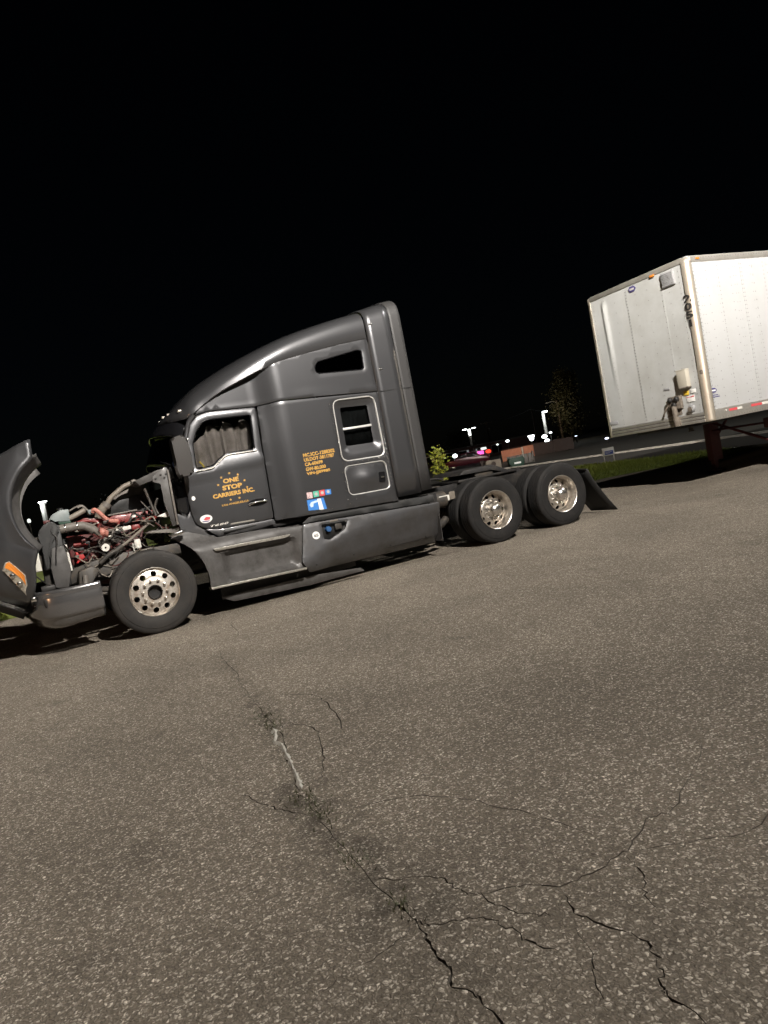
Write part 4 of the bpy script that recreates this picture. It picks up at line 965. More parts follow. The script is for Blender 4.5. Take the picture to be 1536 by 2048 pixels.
# engine bay ---------------------------------------------------------
EN = prism('engine', [(-.80,1.36),(-.42,1.33),(.12,1.30),(.16,.80),(-.2,.62),(-.62,.70),(-.80,1.0)], .82, 1.62, 'engine_dark_red', TR, .02)
prism('valve_cover', [(-.30,1.38),(-.27,1.49),(-.2,1.51),(.40,1.48),(.42,1.36)], .78, 1.4, 'engine_red', EN, .02)
for k in range(6):
    x = -.22+k*.11
    V, F = lathe_data([(.022, .05), (.022, 0), (.016, -.012), (0, -.013)], 10); mesh_obj('cover_bolt', [(v[0]+x, v[1]+.79, v[2]+1.43) for v in V], F, 'engine_red', EN)
box('cover_cap', -.27, .10, .80, 1.0, 1.512, 1.535, 'hose_grey', EN, .008)
box('rocker_box', -.03, .08, .70, .80, 1.275, 1.345, 'engine_red', EN, .02)
box('filter_label', -.225, -.04, .64, .70, 1.297, 1.352, 'offwhite', EN, .008); box('filter_bracket', -.33, -.25, .60, .72, 1.27, 1.365, 'hose_grey', EN, .01); box('filter_bracket', -.33, -.25, .595, .60, 1.255, 1.275, 'offwhite', EN, .001)
prism('coolant_pipe_housing', [(-.66,1.50),(-.55,1.55),(-.30,1.49),(-.28,1.42),(-.40,1.40),(-.62,1.44)], .80, 1.2, 'engine_red', EN, .015)
tube('red_pipe', [(-.76,.78,1.45),(-.66,.76,1.50),(-.5,.75,1.50),(-.4,.74,1.46)], .022, 'engine_red', EN)
prism('red_bracket', [(-.736,1.159),(-.66,1.13),(-.632,1.021),(-.749,1.005)], .68, .80, 'bright_red', EN, .008)
tube('red_rail', [(-.74,.75,1.24),(-.55,.74,1.22),(-.43,.73,1.21)], .020, 'engine_red', EN); tube('red_drop', [(-.50,.76,1.20),(-.47,.75,1.08),(-.52,.75,.98)], .025, 'engine_dark_red', EN)
V, F = lathe_data([(0, -.02), (.03, -.02), (.072, 0), (.075, .05), (.075, .13), (.06, .17), (0, .17)], 18); mesh_obj('alternator', [(v[0]-.40, v[1]+.56, v[2]+1.19) for v in V], F, 'hose_grey', EN)
V, F = lathe_data([(.012, -.03), (.045, -.03), (.05, -.025), (.05, .02), (.03, .02)], 16); mesh_obj('pulley', [(v[0]-.40, v[1]+.535, v[2]+1.135) for v in V], F, 'offwhite', EN)
for cx_, cz_, r in ((-.02, 1.10, .042), (-.045, 1.06, .036)):
    V, F = lathe_data([(0, .06), (r*.8, .058), (r, .045), (r, -.05), (r*.75, -.062), (0, -.064)], 18, 'z'); mesh_obj('fuel_filter', [(v[0]+cx_, v[1]+.52+(.05 if r < .04 else 0), v[2]+cz_) for v in V], F, 'offwhite', EN)
bmh = lambda t: .054
hz_ = tube('charge_hose', [(-1.0,.56,1.455),(-.862,.55,1.462),(-.699,.55,1.464),(-.598,.55,1.452),(-.52,.55,1.405),(-.453,.56,1.346),(-.36,.60,1.325)], lambda t: .054 if t < .82 else .050, 'hose_grey', EN, 16)
for t_, x_, z_ in ((0, -.66, 1.462), (1, -.80, 1.463)): tube('hose_clamp', [(x_-.008, .55, z_), (x_+.008, .55, z_)], .059, 'chrome', hz_, 18, False)
V, F = tube_data([(-.445,.565,1.342),(-.40,.585,1.334),(-.35,.605,1.323)], lambda t: .060+.006*math.cos(t*22), 16, False); mesh_obj('hose_boot', *tube_data([(-.445+.012*k,.565+.005*k,1.342-.0025*k) for k in range(9)], lambda t: .060+.006*math.cos(t*8*PI/2), 16, False), 'hose_pink', hz_)
tube('coolant_hose', [(-.44,.72,1.60),(-.422,.70,1.625),(-.376,.70,1.585),(-.32,.70,1.503),(-.267,.70,1.453),(-.17,.72,1.43)], .027, 'hose_pink', EN, 12)
tube('intake_pipe', [(-.38,.90,1.50),(-.33,.86,1.60),(-.25,.85,1.665)], .055, 'hose_tan', EN, 14)
tube('intake_pipe', [(-.25,.85,1.66),(-.19,.85,1.735),(-.11,.85,1.79),(.001,.85,1.852),(.09,.85,1.876),(.22,.85,1.88)], .033, 'hose_tan', EN, 12); tube('intake_pipe', [(-.22,.90,1.72),(-.11,.90,1.80),(.0,.90,1.865),(.15,.90,1.895)], .012, 'hose_tan', EN, 8)
tube('pipe_joint', [(-.275,.85,1.635),(-.235,.85,1.68)], .060, 'hose_grey', EN, 14, False); box('pipe_flange', .09, .15, .72, .92, 1.84, 1.92, 'hose_grey', EN, .015); V, F = lathe_data([(.028, .02), (.028, -.02), (.018, -.03), (0, -.03)], 12); mesh_obj('sensor', [(v[0]+.165, v[1]+.70, v[2]+1.875) for v in V], F, 'hose_pink', EN)
prism('coolant_reservoir', [(-.96,1.60),(-.90,1.665),(-.80,1.70),(-.708,1.69),(-.715,1.545),(-.84,1.55),(-.885,1.585)], .72, 1.35, 'reservoir', TR, .014)
prism('reservoir_foot', [(-.86,1.552),(-.71,1.545),(-.71,1.515),(-.84,1.52)], .73, 1.3, 'dumpster_green', TR, .004)
V, F = lathe_data([(.04, 0), (.04, .03), (.03, .035), (0, .036)], 14, 'z'); mesh_obj('reservoir_cap', [(v[0]-.80, v[1]+.85, v[2]+1.69) for v in V], F, 'black_plastic', TR)
tube('crossover_pipe', [(-.72,.75,1.575),(-.63,.75,1.605),(-.53,.77,1.645)], .034, 'hose_tan', EN, 12); tube('crossover_bracket', [(-.70,.9,1.67),(-.56,.9,1.715),(-.50,.88,1.66),(-.47,.86,1.60)], .012, 'hose_grey', EN, 8); tube('crossover_bracket', [(-.60,.8,1.69),(-.545,.8,1.70),(-.50,.8,1.64)], .018, 'hose_grey', EN, 8); box('thermostat', -.50, -.41, .72, .9, 1.57, 1.64, 'reservoir', EN, .02)
# cooling pack
RD = box('radiator', -1.04, -.86, .46, 2.03, .78, 1.52, 'black_plastic', TR, .015)
prism('side_tank', [(-1.0,1.259),(-.86,1.27),(-.835,.96),(-.90,.76),(-1.046,.79),(-1.05,1.03)], .42, .52, 'paint_dirty', RD, .012)
prism('charge_cooler', rounded([(-1.10,1.48),(-1.0,1.575),(-.92,1.575),(-.87,1.50),(-.88,1.42),(-.98,1.33),(-1.045,1.16),(-1.04,1.02),(-1.12,1.01),(-1.09,1.296),(-1.11,1.41)], .025, 3), .43, .58, 'black_plastic', RD, .02)
box('condenser', -1.14, -1.06, .55, 1.94, .80, 1.42, 'steel_dark', RD, .01); tube('radiator_stay', [(-.835,.55,1.27),(-.83,.55,1.1),(-.83,.55,.945)], .014, 'offwhite', RD, 8); box('radiator_stay', -.846, -.82, .56, .58, .945, 1.27, 'offwhite', RD, .003)
tube('radiator_hose', [(-.93,.44,1.53),(-.96,.43,1.45),(-.92,.42,1.36),(-.96,.42,1.2),(-.99,.42,1.05)], .010, 'frame_black', RD, 8); tube('radiator_hose', [(-.86,.46,1.28),(-.83,.5,1.22),(-.80,.52,1.20),(-.76,.55,1.23)], .012, 'frame_black', RD, 8)
box('top_bracket', -1.02, -.95, .50, .60, 1.56, 1.60, 'engine_dark_red', RD, .008)
V, F = lathe_data([(0, .05), (.30, .05), (.33, .02), (.33, -.04), (.30, -.04), (.30, .03), (0, .03)], 28); V = [(-.80+v[1], YC+v[0], 1.1+v[2]) for v in V]; mesh_obj('fan_shroud', V, F, 'black_plastic', RD)
# steering and suspension under the bay
prism('steering_gear', [(-.763,.92),(-.601,.956),(-.522,.872),(-.649,.741),(-.72,.66),(-.80,.70)], .42, .62, 'steel_dark', TR, .02)
tube('pitman_arm', [(-.70,.40,.86),(-.72,.38,.72),(-.71,.38,.60)], .032, 'hose_grey', TR); tube('drag_link', [(-.71,.36,.62),(-.35,.34,.58),(-.05,.36,.60)], .022, 'steel_dark', TR)
tube('steering_shaft', [(-.50,.52,.96),(-.369,.5,1.043),(-.272,.5,1.078)], .030, 'steel_dark', TR); tube('steering_shaft', [(-.272,.5,1.078),(-.12,.5,1.16),(.036,.5,1.251),(.20,.5,1.35)], .018, 'hose_tan', TR); tube('steering_joint', [(-.30,.5,1.065),(-.20,.5,1.12)], .034, 'steel_dark', TR)
prism('frame_horn', [(-1.05,.99),(-.82,.94),(-.64,.99),(-.37,1.03),(.5,1.0),(.5,.82),(-.37,.80),(-1.05,.76)], .58, .70, 'steel_dark', TR, .012)
prism('leaf_spring', [(-.62,.62),(-.3,.56),(0,.53),(.3,.56),(.70,.66),(.70,.70),(.3,.62),(0,.60),(-.3,.62),(-.62,.68)], .62, .70, 'steel_dark', TR, .004); tube('shock_absorber', [(-.18,.50,.62),(-.12,.52,.80),(-.05,.55,1.0)], .035, 'steel_dark', TR)
box('bumper_shelf', -1.2, -.60, .12, .46, .60, .70, 'frame_black', TR, .02); box('hood_latch', -1.20, -1.05, .25, .46, .78, .84, 'frame_black', TR, .01)
rr = random.Random(3)
for k in range(60):        # wiring and small hoses
    x = rr.uniform(-.78, .30); z = rr.uniform(.85, 1.42); y = rr.uniform(.46, .76); p = [(x, y, z)]
    for j in range(rr.choice((2, 3, 4))): p.append((p[-1][0]+rr.uniform(.02, .16), y+rr.uniform(-.05, .05), p[-1][2]+rr.uniform(-.12, .10)))
    tube('wiring', p, rr.uniform(.004, .012), rr.choice(['frame_black', 'frame_black', 'steel_dark', 'steel_dark', 'hose_grey', 'engine_dark_red', 'hose_tan']), EN, 6, n=4)
for k in range(60):        # brackets, fittings
    x = rr.uniform(-.76, .40); z = rr.uniform(.86, 1.46); y = rr.uniform(.58, .80); s_ = rr.uniform(.012, .045)
    box('fitting', x, x+s_*1.6, y, y+s_, z, z+s_, rr.choice(['hose_tan', 'steel_dark', 'frame_black', 'engine_red', 'hose_grey', 'steel_dark', 'frame_black', 'steel_dark', 'offwhite', 'frame_black', 'engine_dark_red']), EN, .005)
tube('hood_cable', [(-1.22,.22,.98),(-1.12,.30,.86),(-1.0,.36,.78),(-.93,.42,.76)], .008, 'frame_black', TR, 6)
box('transmission', .2, 1.4, .95, 1.54, .55, 1.0, 'steel_dark', TR, .08); tube('drive_shaft', [(1.4, YC, .75), (5.0, YC, .56)], .055, 'steel_dark', TR, 12, False)

# ------------------------------------------------------------------ the trailer
TL = empty('box_trailer', (9.831, -.259, 0), math.radians(-1.849), label='white dry van trailer numbered 2051 parked uncoupled behind the tractor', category='trailer')
TLN, TWD, TZ0, TZ1 = 16.15, 2.59, 1.172, 4.11
S0 = lambda x, z: 0.0
PW = 1.22; k = 0; x = .10
while x < TLN-.1:
    x1 = min(x+PW, TLN-.05)
    box('side_panel', x+.002, x1-.002, .0, .03, 1.365, 3.985, 'trailer_white', TL, .003, smooth=False); box('side_panel', x+.002, x1-.002, TWD-.03, TWD, 1.365, 3.985, 'trailer_white', TL, .003, smooth=False); x = x1
for k, (y0, y1) in enumerate(((.10, .62), (.60, 1.50), (1.47, 2.10), (2.08, 2.49))):
    box('front_panel', -.004-.0015*(k % 2), .03, y0, y1, 1.352, 4.0, 'trailer_front_white', TL, .0008, smooth=False)
grid_obj('front_panel_buckle', [[(-.0035-.035*math.exp(-((y-2.12)/.06)**2)*sstep(1.7, 3.7, z)*(1-sstep(3.75, 3.97, z)), y, z) for y in [1.94+.02*i for i in range(19)]] for z in [1.5+.0494*j for j in range(51)]], 'trailer_front_white', TL)
for y in (0, TWD):      # rounded corner posts
    c = (.10, .12 if y == 0 else TWD-.12); rows = []
    for z in (1.172, 1.2, 2.6, 4.0, 4.08):
        row = []
        for k in range(25):
            a = k/24*PI/2
            px = c[0]-.115*math.sin(a)**.8 if k else c[0]; py = (c[1]-.13*math.cos(a)**.8 if k < 24 else c[1]) if y == 0 else (c[1]+.13*math.cos(a)**.8 if k < 24 else c[1])
            row.append((px, py, z))
        rows.append(row)
    grid_obj('corner_post', rows, 'corner_post', TL, .006, angle=60)
box('top_rail', .08, TLN, -.012, .05, 3.985, 4.10, 'trailer_alu', TL, .012); box('top_rail', .08, TLN, TWD-.05, TWD+.012, 3.985, 4.10, 'trailer_alu', TL, .012)
box('front_top_rail', -.022, .08, .10, TWD-.10, 4.0, 4.105, 'trailer_rail', TL, .02); box('roof', .05, TLN, .03, TWD-.03, 4.085, 4.112, 'trailer_white', TL, .006)
box('bottom_rail', .10, TLN, -.014, .05, 1.172, 1.365, 'trailer_alu', TL, .008); box('bottom_rail', .10, TLN, TWD-.05, TWD+.014, 1.172, 1.365, 'trailer_alu', TL, .008)
for k in range(3): box('front_bottom_rail', -.03+.004*k, .06, .12, TWD-.12, 1.175+k*.060, 1.228+k*.060, 'trailer_alu', TL, .012)
box('floor', .05, TLN, .05, TWD-.05, 1.18, 1.33, 'frame_black', TL, 0); box('rear_frame', TLN-.06, TLN, .0, TWD, 1.2, 4.08, 'trailer_alu', TL, .01)
# rivets
parts = []
def riv(x, y, z, ax, r=.0075):
    r *= 1.35
    V = []; n = 6
    for k in range(n):
        a = 2*PI*k/n
        V.append((x, y+r*math.cos(a), z+r*math.sin(a)) if ax == 'x' else (x+r*math.cos(a), y, z+r*math.sin(a)))
    V.append((x-.005, y, z) if ax == 'x' else (x, y-.005, z)); return V, [(k, (k+1) % n, n) for k in range(n)]
for j in range(12):
    xc = .10+.61*j/2
    if xc > 4.2: break
    st = .075 if j % 2 == 0 else .15
    for o in ((-.02, .02) if j % 4 == 0 else (0,)):
        z = 1.42
        while z < 3.96: parts.append(riv(xc+o+.03, -.0008, z, 'y')); z += st
for j in range(9):
    for s_ in (0, .06):
        xc = .22+.46*j+s_; z = 1.45
        while z < 3.96: parts.append(riv(xc, -.0008, z, 'y', .006)); z += .16
for yc_, st in ((.20, .10), (.45, .2), (.62, .10), (.95, .2), (1.25, .2), (1.475, .06), (1.495, .06), (1.8, .2), (2.09, .09), (2.4, .1)):
    z = 1.40
    while z < 3.98: parts.append(riv(-.016, yc_, z, 'x', .0065)); z += st
for k in range(60): parts.append(riv(.14+k*.07, -.016, 1.205, 'y', .006)); parts.append(riv(.14+k*.07, -.014, 4.06, 'y', .006))
z = 1.3
while z < 4.0: parts.append(riv(-.006, .135, z, 'x', .007)); parts.append(riv(.115, -.012, z, 'y', .007)); z += .06
mesh_obj('rivets', *merge(*parts), 'rivet', TL, kind='stuff')
SX = lambda x, z: -.001
def fpatch(name, y0, y1, z0, z1, m, parent=TL, lift=.016, t=.004, **kw): return box(name, -lift-t, -lift, y0, y1, z0, z1, m, parent, .0015, **kw)
V_ = fpatch('air_vent', .285, .575, 3.71, 3.965, 'vent_grey', lift=.012, t=.03)
for k in range(8): box('vent_slat', -.052, -.042, .30, .56, 3.725+k*.029, 3.742+k*.029, 'vent_grey', V_, .002)
fpatch('marker_light', .72, .82, 3.985, 4.02, 'amber', lift=.02, t=.02); box('marker_light', .22, .30, -.03, -.012, 4.03, 4.06, 'amber', TL, .004)
def diamond(cy, cz, r, rz, front, m, parent, lift):
    pts_ = [(r*math.cos(PI*k/3), rz*math.sin(PI*k/3)) for k in range(6)]
    V = [((-lift, cy+a, cz+b) if front else (cy+a, -lift, cz+b)) for a, b in pts_]+[((-.006, cy+a, cz+b) if front else (cy+a, -.0005, cz+b)) for a, b in pts_]
    return mesh_obj('emblem', V, [tuple(range(6))]+[(i, (i+1) % 6, 6+(i+1) % 6, 6+i) for i in range(6)], m, parent, smooth=False)
e1 = diamond(1.31, 3.925, .10, .058, True, 'navy_decal', TL, .018); fpatch('emblem_mark', 1.25, 1.36, 3.905, 3.94, 'grey_decal', e1, lift=.019, t=.002)
e2 = diamond(.155, 1.70, .085, .050, False, 'navy_decal', TL, .004); box('emblem_mark', .11, .205, -.0065, -.004, 1.685, 1.712, 'white_decal', e2, 0)
box('emblem_text', .07, .25, -.004, -.0005, 1.607, 1.622, 'navy_decal', TL, 0); box('emblem_text', .075, .285, -.004, -.0005, 1.575, 1.59, 'navy_decal', TL, 0)
EB = fpatch('document_box', .31, .51, 1.86, 2.17, 'box_tan', lift=.012, t=.10); box('box_lid', -.118, -.01, .30, .52, 2.165, 2.185, 'box_tan', EB, .006); box('box_base', -.116, -.012, .30, .52, 1.845, 1.865, 'grime', EB, .004)
fpatch('warning_sticker', .38, .50, 1.712, 1.79, 'yellow_decal'); fpatch('warning_sticker', .27, .45, 1.58, 1.69, 'white_decal'); fpatch('sticker_stripe', .275, .445, 1.66, 1.68, 'red_decal', lift=.020, t=.002); fpatch('warning_sticker', .22, .34, 1.73, 1.80, 'white_decal')
GB = fpatch('gladhand_box', .55, .83, 1.50, 1.74, 'grime', lift=.012, t=.06)
fpatch('grime_stain', .60, .95, 1.38, 1.50, 'grime', lift=.0135, t=.001)
for y, z in ((.62, 1.68), (.77, 1.68), (.69, 1.58)):
    V, F = lathe_data([(.05, .0), (.05, -.05), (.03, -.07), (0, -.07)], 14); mesh_obj('gladhand', [(v[1]-.06, v[0]+y, v[2]+z) for v in V], F, 'frame_black', GB)
tube('drain_hose', [(-.09, .70, 1.56), (-.10, .69, 1.42), (-.09, .69, 1.3), (-.07, .70, 1.19)], lambda t: .05 if t < .6 else .06, 'grime', GB, 10); fpatch('hose_sleeve', .645, .755, 1.195, 1.345, 'hose_tan', GB, lift=.03, t=.05); tube('loose_line', [(-.07, .82, 1.62), (-.09, .92, 1.5), (-.06, 1.0, 1.40)], .016, 'grime', GB, 8)
V, F = lathe_data([(.07, .0), (.07, -.03), (.045, -.05), (0, -.05)], 16); mesh_obj('socket', [(v[1]-.012, v[0]+.36, v[2]+1.465) for v in V], F, 'vent_grey', TL); V, F = lathe_data([(.045, -.05), (.045, -.062), (0, -.064)], 14); mesh_obj('socket_cover', [(v[1]-.012, v[0]+.375, v[2]+1.45) for v in V], F, 'grime', TL)
fpatch('data_plate', .80, .94, 1.885, 1.925, 'vent_grey'); fpatch('data_plate', 2.25, 2.5, 1.43, 1.50, 'vent_grey'); box('post_dent', -.016, .01, .03, .10, 2.02, 2.10, 'grime', TL, .012)
# unit number running down the rounded corner post
def Spost(a):    # point on the post for angle a (0 = side, 90 = front) and its outward direction
    return Vector((.10-.115*math.sin(a)**.8, .12-.13*math.cos(a)**.8))
def post_text(s_, zt, h, w):
    for k, ch in enumerate(s_):
        o = text('unit_number', ch, 0, 1, 0, 1, lambda x, z: 0, 'frame_black', TL, .04)
        for v in o.data.vertices:
            u, zz = v.co.x, v.co.z
            if ch == '1': u = .3+.4*u
            py_ = .168-.140*u; a = math.acos(max(0, min(1, ((.12-py_)/.13)))**1.25) if py_ < .12 else PI/2; p = Vector((.10-.115*math.sin(a)**.8, py_)); n = Vector((-1, 0))
            v.co = (p.x+n.x*.010, p.y+n.y*.010, zt-k*(h*1.12)-h+h*zz)
post_text('2051', 3.45, .130, .13)
for x0, x1, m in ((.455, .665, 'red_decal'), (1.04, 1.33, 'red_decal'), (.67, .80, 'offwhite'), (1.34, 1.52, 'offwhite'), (1.75, 2.05, 'red_decal'), (2.06, 2.3, 'offwhite')): box('reflective_tape', x0, x1, -.0175, -.0135, 1.285, 1.33, m, TL, 0)
V, F = lathe_data([(.016, 0), (.016, -.008), (0, -.01)], 10); mesh_obj('rail_light', [(v[0]+.37, v[1]-.014, v[2]+1.312) for v in V], F, 'offwhite', TL)
# landing gear and running gear
for y in (.45, 2.14):
    LG = box('landing_leg', 2.32, 2.62, y-.08, y+.08, .25, 1.18, 'gear_red', TL, .012); box('inner_leg', 2.37, 2.48, y-.055, y+.055, .06, .3, 'gear_red', LG, .006); box('sand_shoe', 2.27, 2.58, y-.14, y+.14, .0, .05, 'gear_red', LG, .012)
    tube('leg_brace', [(2.45, y, .62), (3.1, y, 1.17)], .03, 'gear_red', LG, 8, False)
box('gear_box', 2.30, 2.55, .55, .75, .80, 1.0, 'gear_red', TL, .02); tube('cross_shaft', [(2.42, .4, .9), (2.42, 2.2, .9)], .022, 'gear_red', TL, 8, False); tube('cross_brace', [(2.45, .45, .40), (2.45, 2.14, 1.1)], .03, 'gear_red', TL, 8, False); tube('crank_handle', [(2.3, .45, .9), (2.25, -.02, .92), (2.25, -.02, .70)], .014, 'gear_red', TL, 8, False)
box('apron_plate', .3, 1.6, .5, 2.1, 1.12, 1.175, 'frame_black', TL, .01); V, F = lathe_data([(.045, 0), (.045, -.08), (.06, -.09), (.06, -.11), (0, -.11)], 16, 'z'); mesh_obj('king_pin', [(v[0]+.92, v[1]+TWD/2, v[2]+1.12) for v in V], F, 'steel_dark', TL)
for x in (13.0, 14.25):
    for far in (0, 1):
        w = wheel(TL, x, far, True); w.location = (x, TWD-.03 if far else .03, .507)
    tube('axle', [(x, .2, .507), (x, 2.39, .507)], .07, 'steel_dark', TL, 10, False)
box('bogie_frame', 12.2, 15.0, .75, .85, .8, 1.18, 'frame_black', TL, .01); box('bogie_frame', 12.2, 15.0, 1.74, 1.84, .8, 1.18, 'frame_black', TL, .01)
# ------------------------------------------------------------------ far side of the road: lamps, poles, trees, small things
def glow(parent, loc, watts, col, r=.2):
    li = bpy.data.lights.new('lamp_light', 'POINT'); li.energy = watts; li.color = col; li.shadow_soft_size = r
    o = bpy.data.objects.new('lamp_light', li); COL.objects.link(o); o.location = loc; o.parent = parent
RIGHT = Vector((math.cos(CAM_YAW), -math.sin(CAM_YAW), 0))
def lamp_post(x, y, h, heads, label, lit=2.0, r=.2, hw=1.2, watts=120, m='pole_lit_white', hm='lamp_white', group=None):
    t = empty('lamp_post', (x, y, 0), label=label, category='lamp post', group=group)
    V, F = tube_data([(0, 0, 0), (0, 0, h-lit)], r*.8, 10, False); mesh_obj('pole', V, F, 'pole_dark', t)
    V, F = tube_data([(0, 0, h-lit), (0, 0, h-.1)], r, 10, False); mesh_obj('lit_pole_top', V, F, m, t)  # lamplit stretch painted white, the unlit pole below it painted dark
    for s in heads:
        c = RIGHT*s*hw; bm = bmesh.new(); addbox(bm, -hw*.42, hw*.42, -.2, .2, -.09, .09, .04); bmesh.ops.rotate(bm, verts=bm.verts, matrix=Matrix.Rotation(-CAM_YAW, 3, 'Z')); bmesh.ops.translate(bm, verts=bm.verts, vec=Vector((c.x, c.y, h+.05)))
        hd = bm_obj('lamp_head', bm, hm, t)
    d = Vector((-math.sin(CAM_YAW+.3), -math.cos(CAM_YAW+.3), 0))
    glow(t, (d.x*1.6, d.y*1.6, h-.2), watts, (.95, 1, .97))
    return t
lamp_post(116.7, 164.9, 7.9, (-1, 1), 'twin headed lamp post left of the crossarm utility pole', 2.0, .42, 1.35, 1500)
lamp_post(62.6, 67.1, 4.75, (.35,), 'bright white lamp column in front of the tall dim tree', 3.0, .20, .8, 260)
lamp_post(1.5, 122.9, 6.6, (0,), 'white lamp column rising behind the radiator at far left', 3.2, .5, 1.6, 420)
def low_lamp(x, y, z, w, h, label, m='lamp_white', star_=False):
    t = empty('floodlight', (x, y, 0), label=label, category='light', group='distant lit lamps across the road')
    V, F = tube_data([(0, 0, 0), (0, 0, z)], .05, 8, False); mesh_obj('post', V, F, 'pole_dark', t)
    bm = bmesh.new(); bmesh.ops.create_uvsphere(bm, u_segments=14, v_segments=8, radius=.5)
    for v in bm.verts: v.co = Vector((v.co.x*w, v.co.y*w*.5, v.co.z*h+z))
    bm_obj('lamp', bm, m, t)
    if star_: bm = bmesh.new(); addbox(bm, -w*.6, w*.6, -.1, .1, z+h*.2, z+h*.5, .03); bm_obj('bracket', bm, m, t)  # glowing bar added to shape the lamp's starry flare, no real fitting
low_lamp(42.0, 58.42, 1.26, .62, .42, 'round white lamp just right of the small lime shrub')
low_lamp(51.88, 63.77, 1.64, .38, .24, 'small dim lamp right of the crossarm utility pole', 'lamp_soft')
low_lamp(52.91, 63.0, 1.83, .5, .28, 'lamp above the left end of the low orange wall')
low_lamp(52.09, 57.31, 1.62, .66, .66, 'largest starlike lamp above the orange wall', star_=True)
low_lamp(53.24, 56.37, 1.51, .75, .40, 'upper of two oval lamps beside the bright lamp column')
low_lamp(53.5, 56.36, .97, .72, .40, 'lower of two oval lamps beside the bright lamp column')
low_lamp(53.9, 56.0, 1.83, .42, .16, 'thin lamp right of the bright lamp column foot')
low_lamp(54.41, 55.38, .44, .34, .14, 'tiny lamp under the tall dim tree', 'lamp_soft')
low_lamp(59.22, 57.8, .85, .4, .08, 'thin bluish lamp right of the tall dim tree', 'lamp_blue')
low_lamp(41.0, 34.2, .40, .42, .16, 'bluish lamp at the lower left corner of the trailer', 'lamp_blue')
low_lamp(-1.14, 51.07, 2.58, .26, .34, 'pale lamp seen between the tipped hood and the radiator', 'lamp_soft')
def utility_pole(x, y, h, arm, label, r=.22):
    t = empty('utility_pole', (x, y, 0), label=label, category='utility pole', group='wooden poles across the road')
    V, F = tube_data([(0, 0, 0), (0, 0, h)], lambda k: r*(1.15-.35*k), 10, False); mesh_obj('pole', V, F, 'wood_pole', t)
    if arm:
        bm = bmesh.new(); addbox(bm, -arm/2, arm/2, -.09, .09, -.11, .11, .02); bmesh.ops.rotate(bm, verts=bm.verts, matrix=Matrix.Rotation(-CAM_YAW, 3, 'Z')); bmesh.ops.translate(bm, verts=bm.verts, vec=Vector((0, 0, h-.5))); ca = bm_obj('crossarm', bm, 'wood_pole', t)
        for k in (-.45, -.15, .15, .45):
            V, F = lathe_data([(.07, 0), (.09, .1), (.05, .18), (0, .2)], 8, 'z'); c = RIGHT*arm*k; mesh_obj('insulator', [(v[0]+c.x, v[1]+c.y, v[2]+h-.39) for v in V], F, 'grey_decal', ca)
        V, F = lathe_data([(0, 0), (.3, 0), (.32, .1), (.32, .9), (.25, 1.0), (0, 1.0)], 14, 'z'); c = RIGHT*.55; mesh_obj('transformer', [(v[0]+c.x, v[1]+c.y, v[2]+h-3.2) for v in V], F, 'vent_grey', t)
    return t
utility_pole(136.2, 183.2, 10.0, 4.0, 'wooden utility pole with a crossarm and grey transformer', .34)
utility_pole(125.2, 146.0, 10.0, 0, 'thin plain pole left of the bright lamp column', .2)
p3 = utility_pole(77.8, 81.4, 6.9, 0, 'wooden pole carrying a street lamp arm at the dim tree', .17)
a_ = RIGHT*-1.5; tube('lamp_arm', [(0, 0, 6.6), (a_.x*.5, a_.y*.5, 6.85), (a_.x, a_.y, 6.8)], .05, 'vent_grey', p3, 8); box('lamp_head', a_.x-.35, a_.x+.1, a_.y-.12, a_.y+.12, 6.74, 6.86, 'vent_grey', p3, .03)
glow(p3, (a_.x-2.5, a_.y-3.0, 5.5), 300, (1, .84, .6), .3)  # extra light set off the lamp head, added to brighten the dim tree
def wire(a, b, sag, label):
    a, b = Vector(a), Vector(b); P = [a+(b-a)*t-Vector((0, 0, sag*4*t*(1-t))) for t in [k/14 for k in range(15)]]
    V, F = tube_data(P, .03, 5, False); mesh_obj('overhead_wire', V, F, 'wire', label=label, category='wire', group='overhead wires between the poles')
wire((136.2, 183.2, 9.7), (125.2, 146.0, 9.7), .8, 'overhead wire from the crossarm pole to the thin pole'); wire((125.2, 146.0, 9.6), (77.8, 81.4, 6.85), 1.0, 'overhead wire from the thin pole to the street lamp pole')
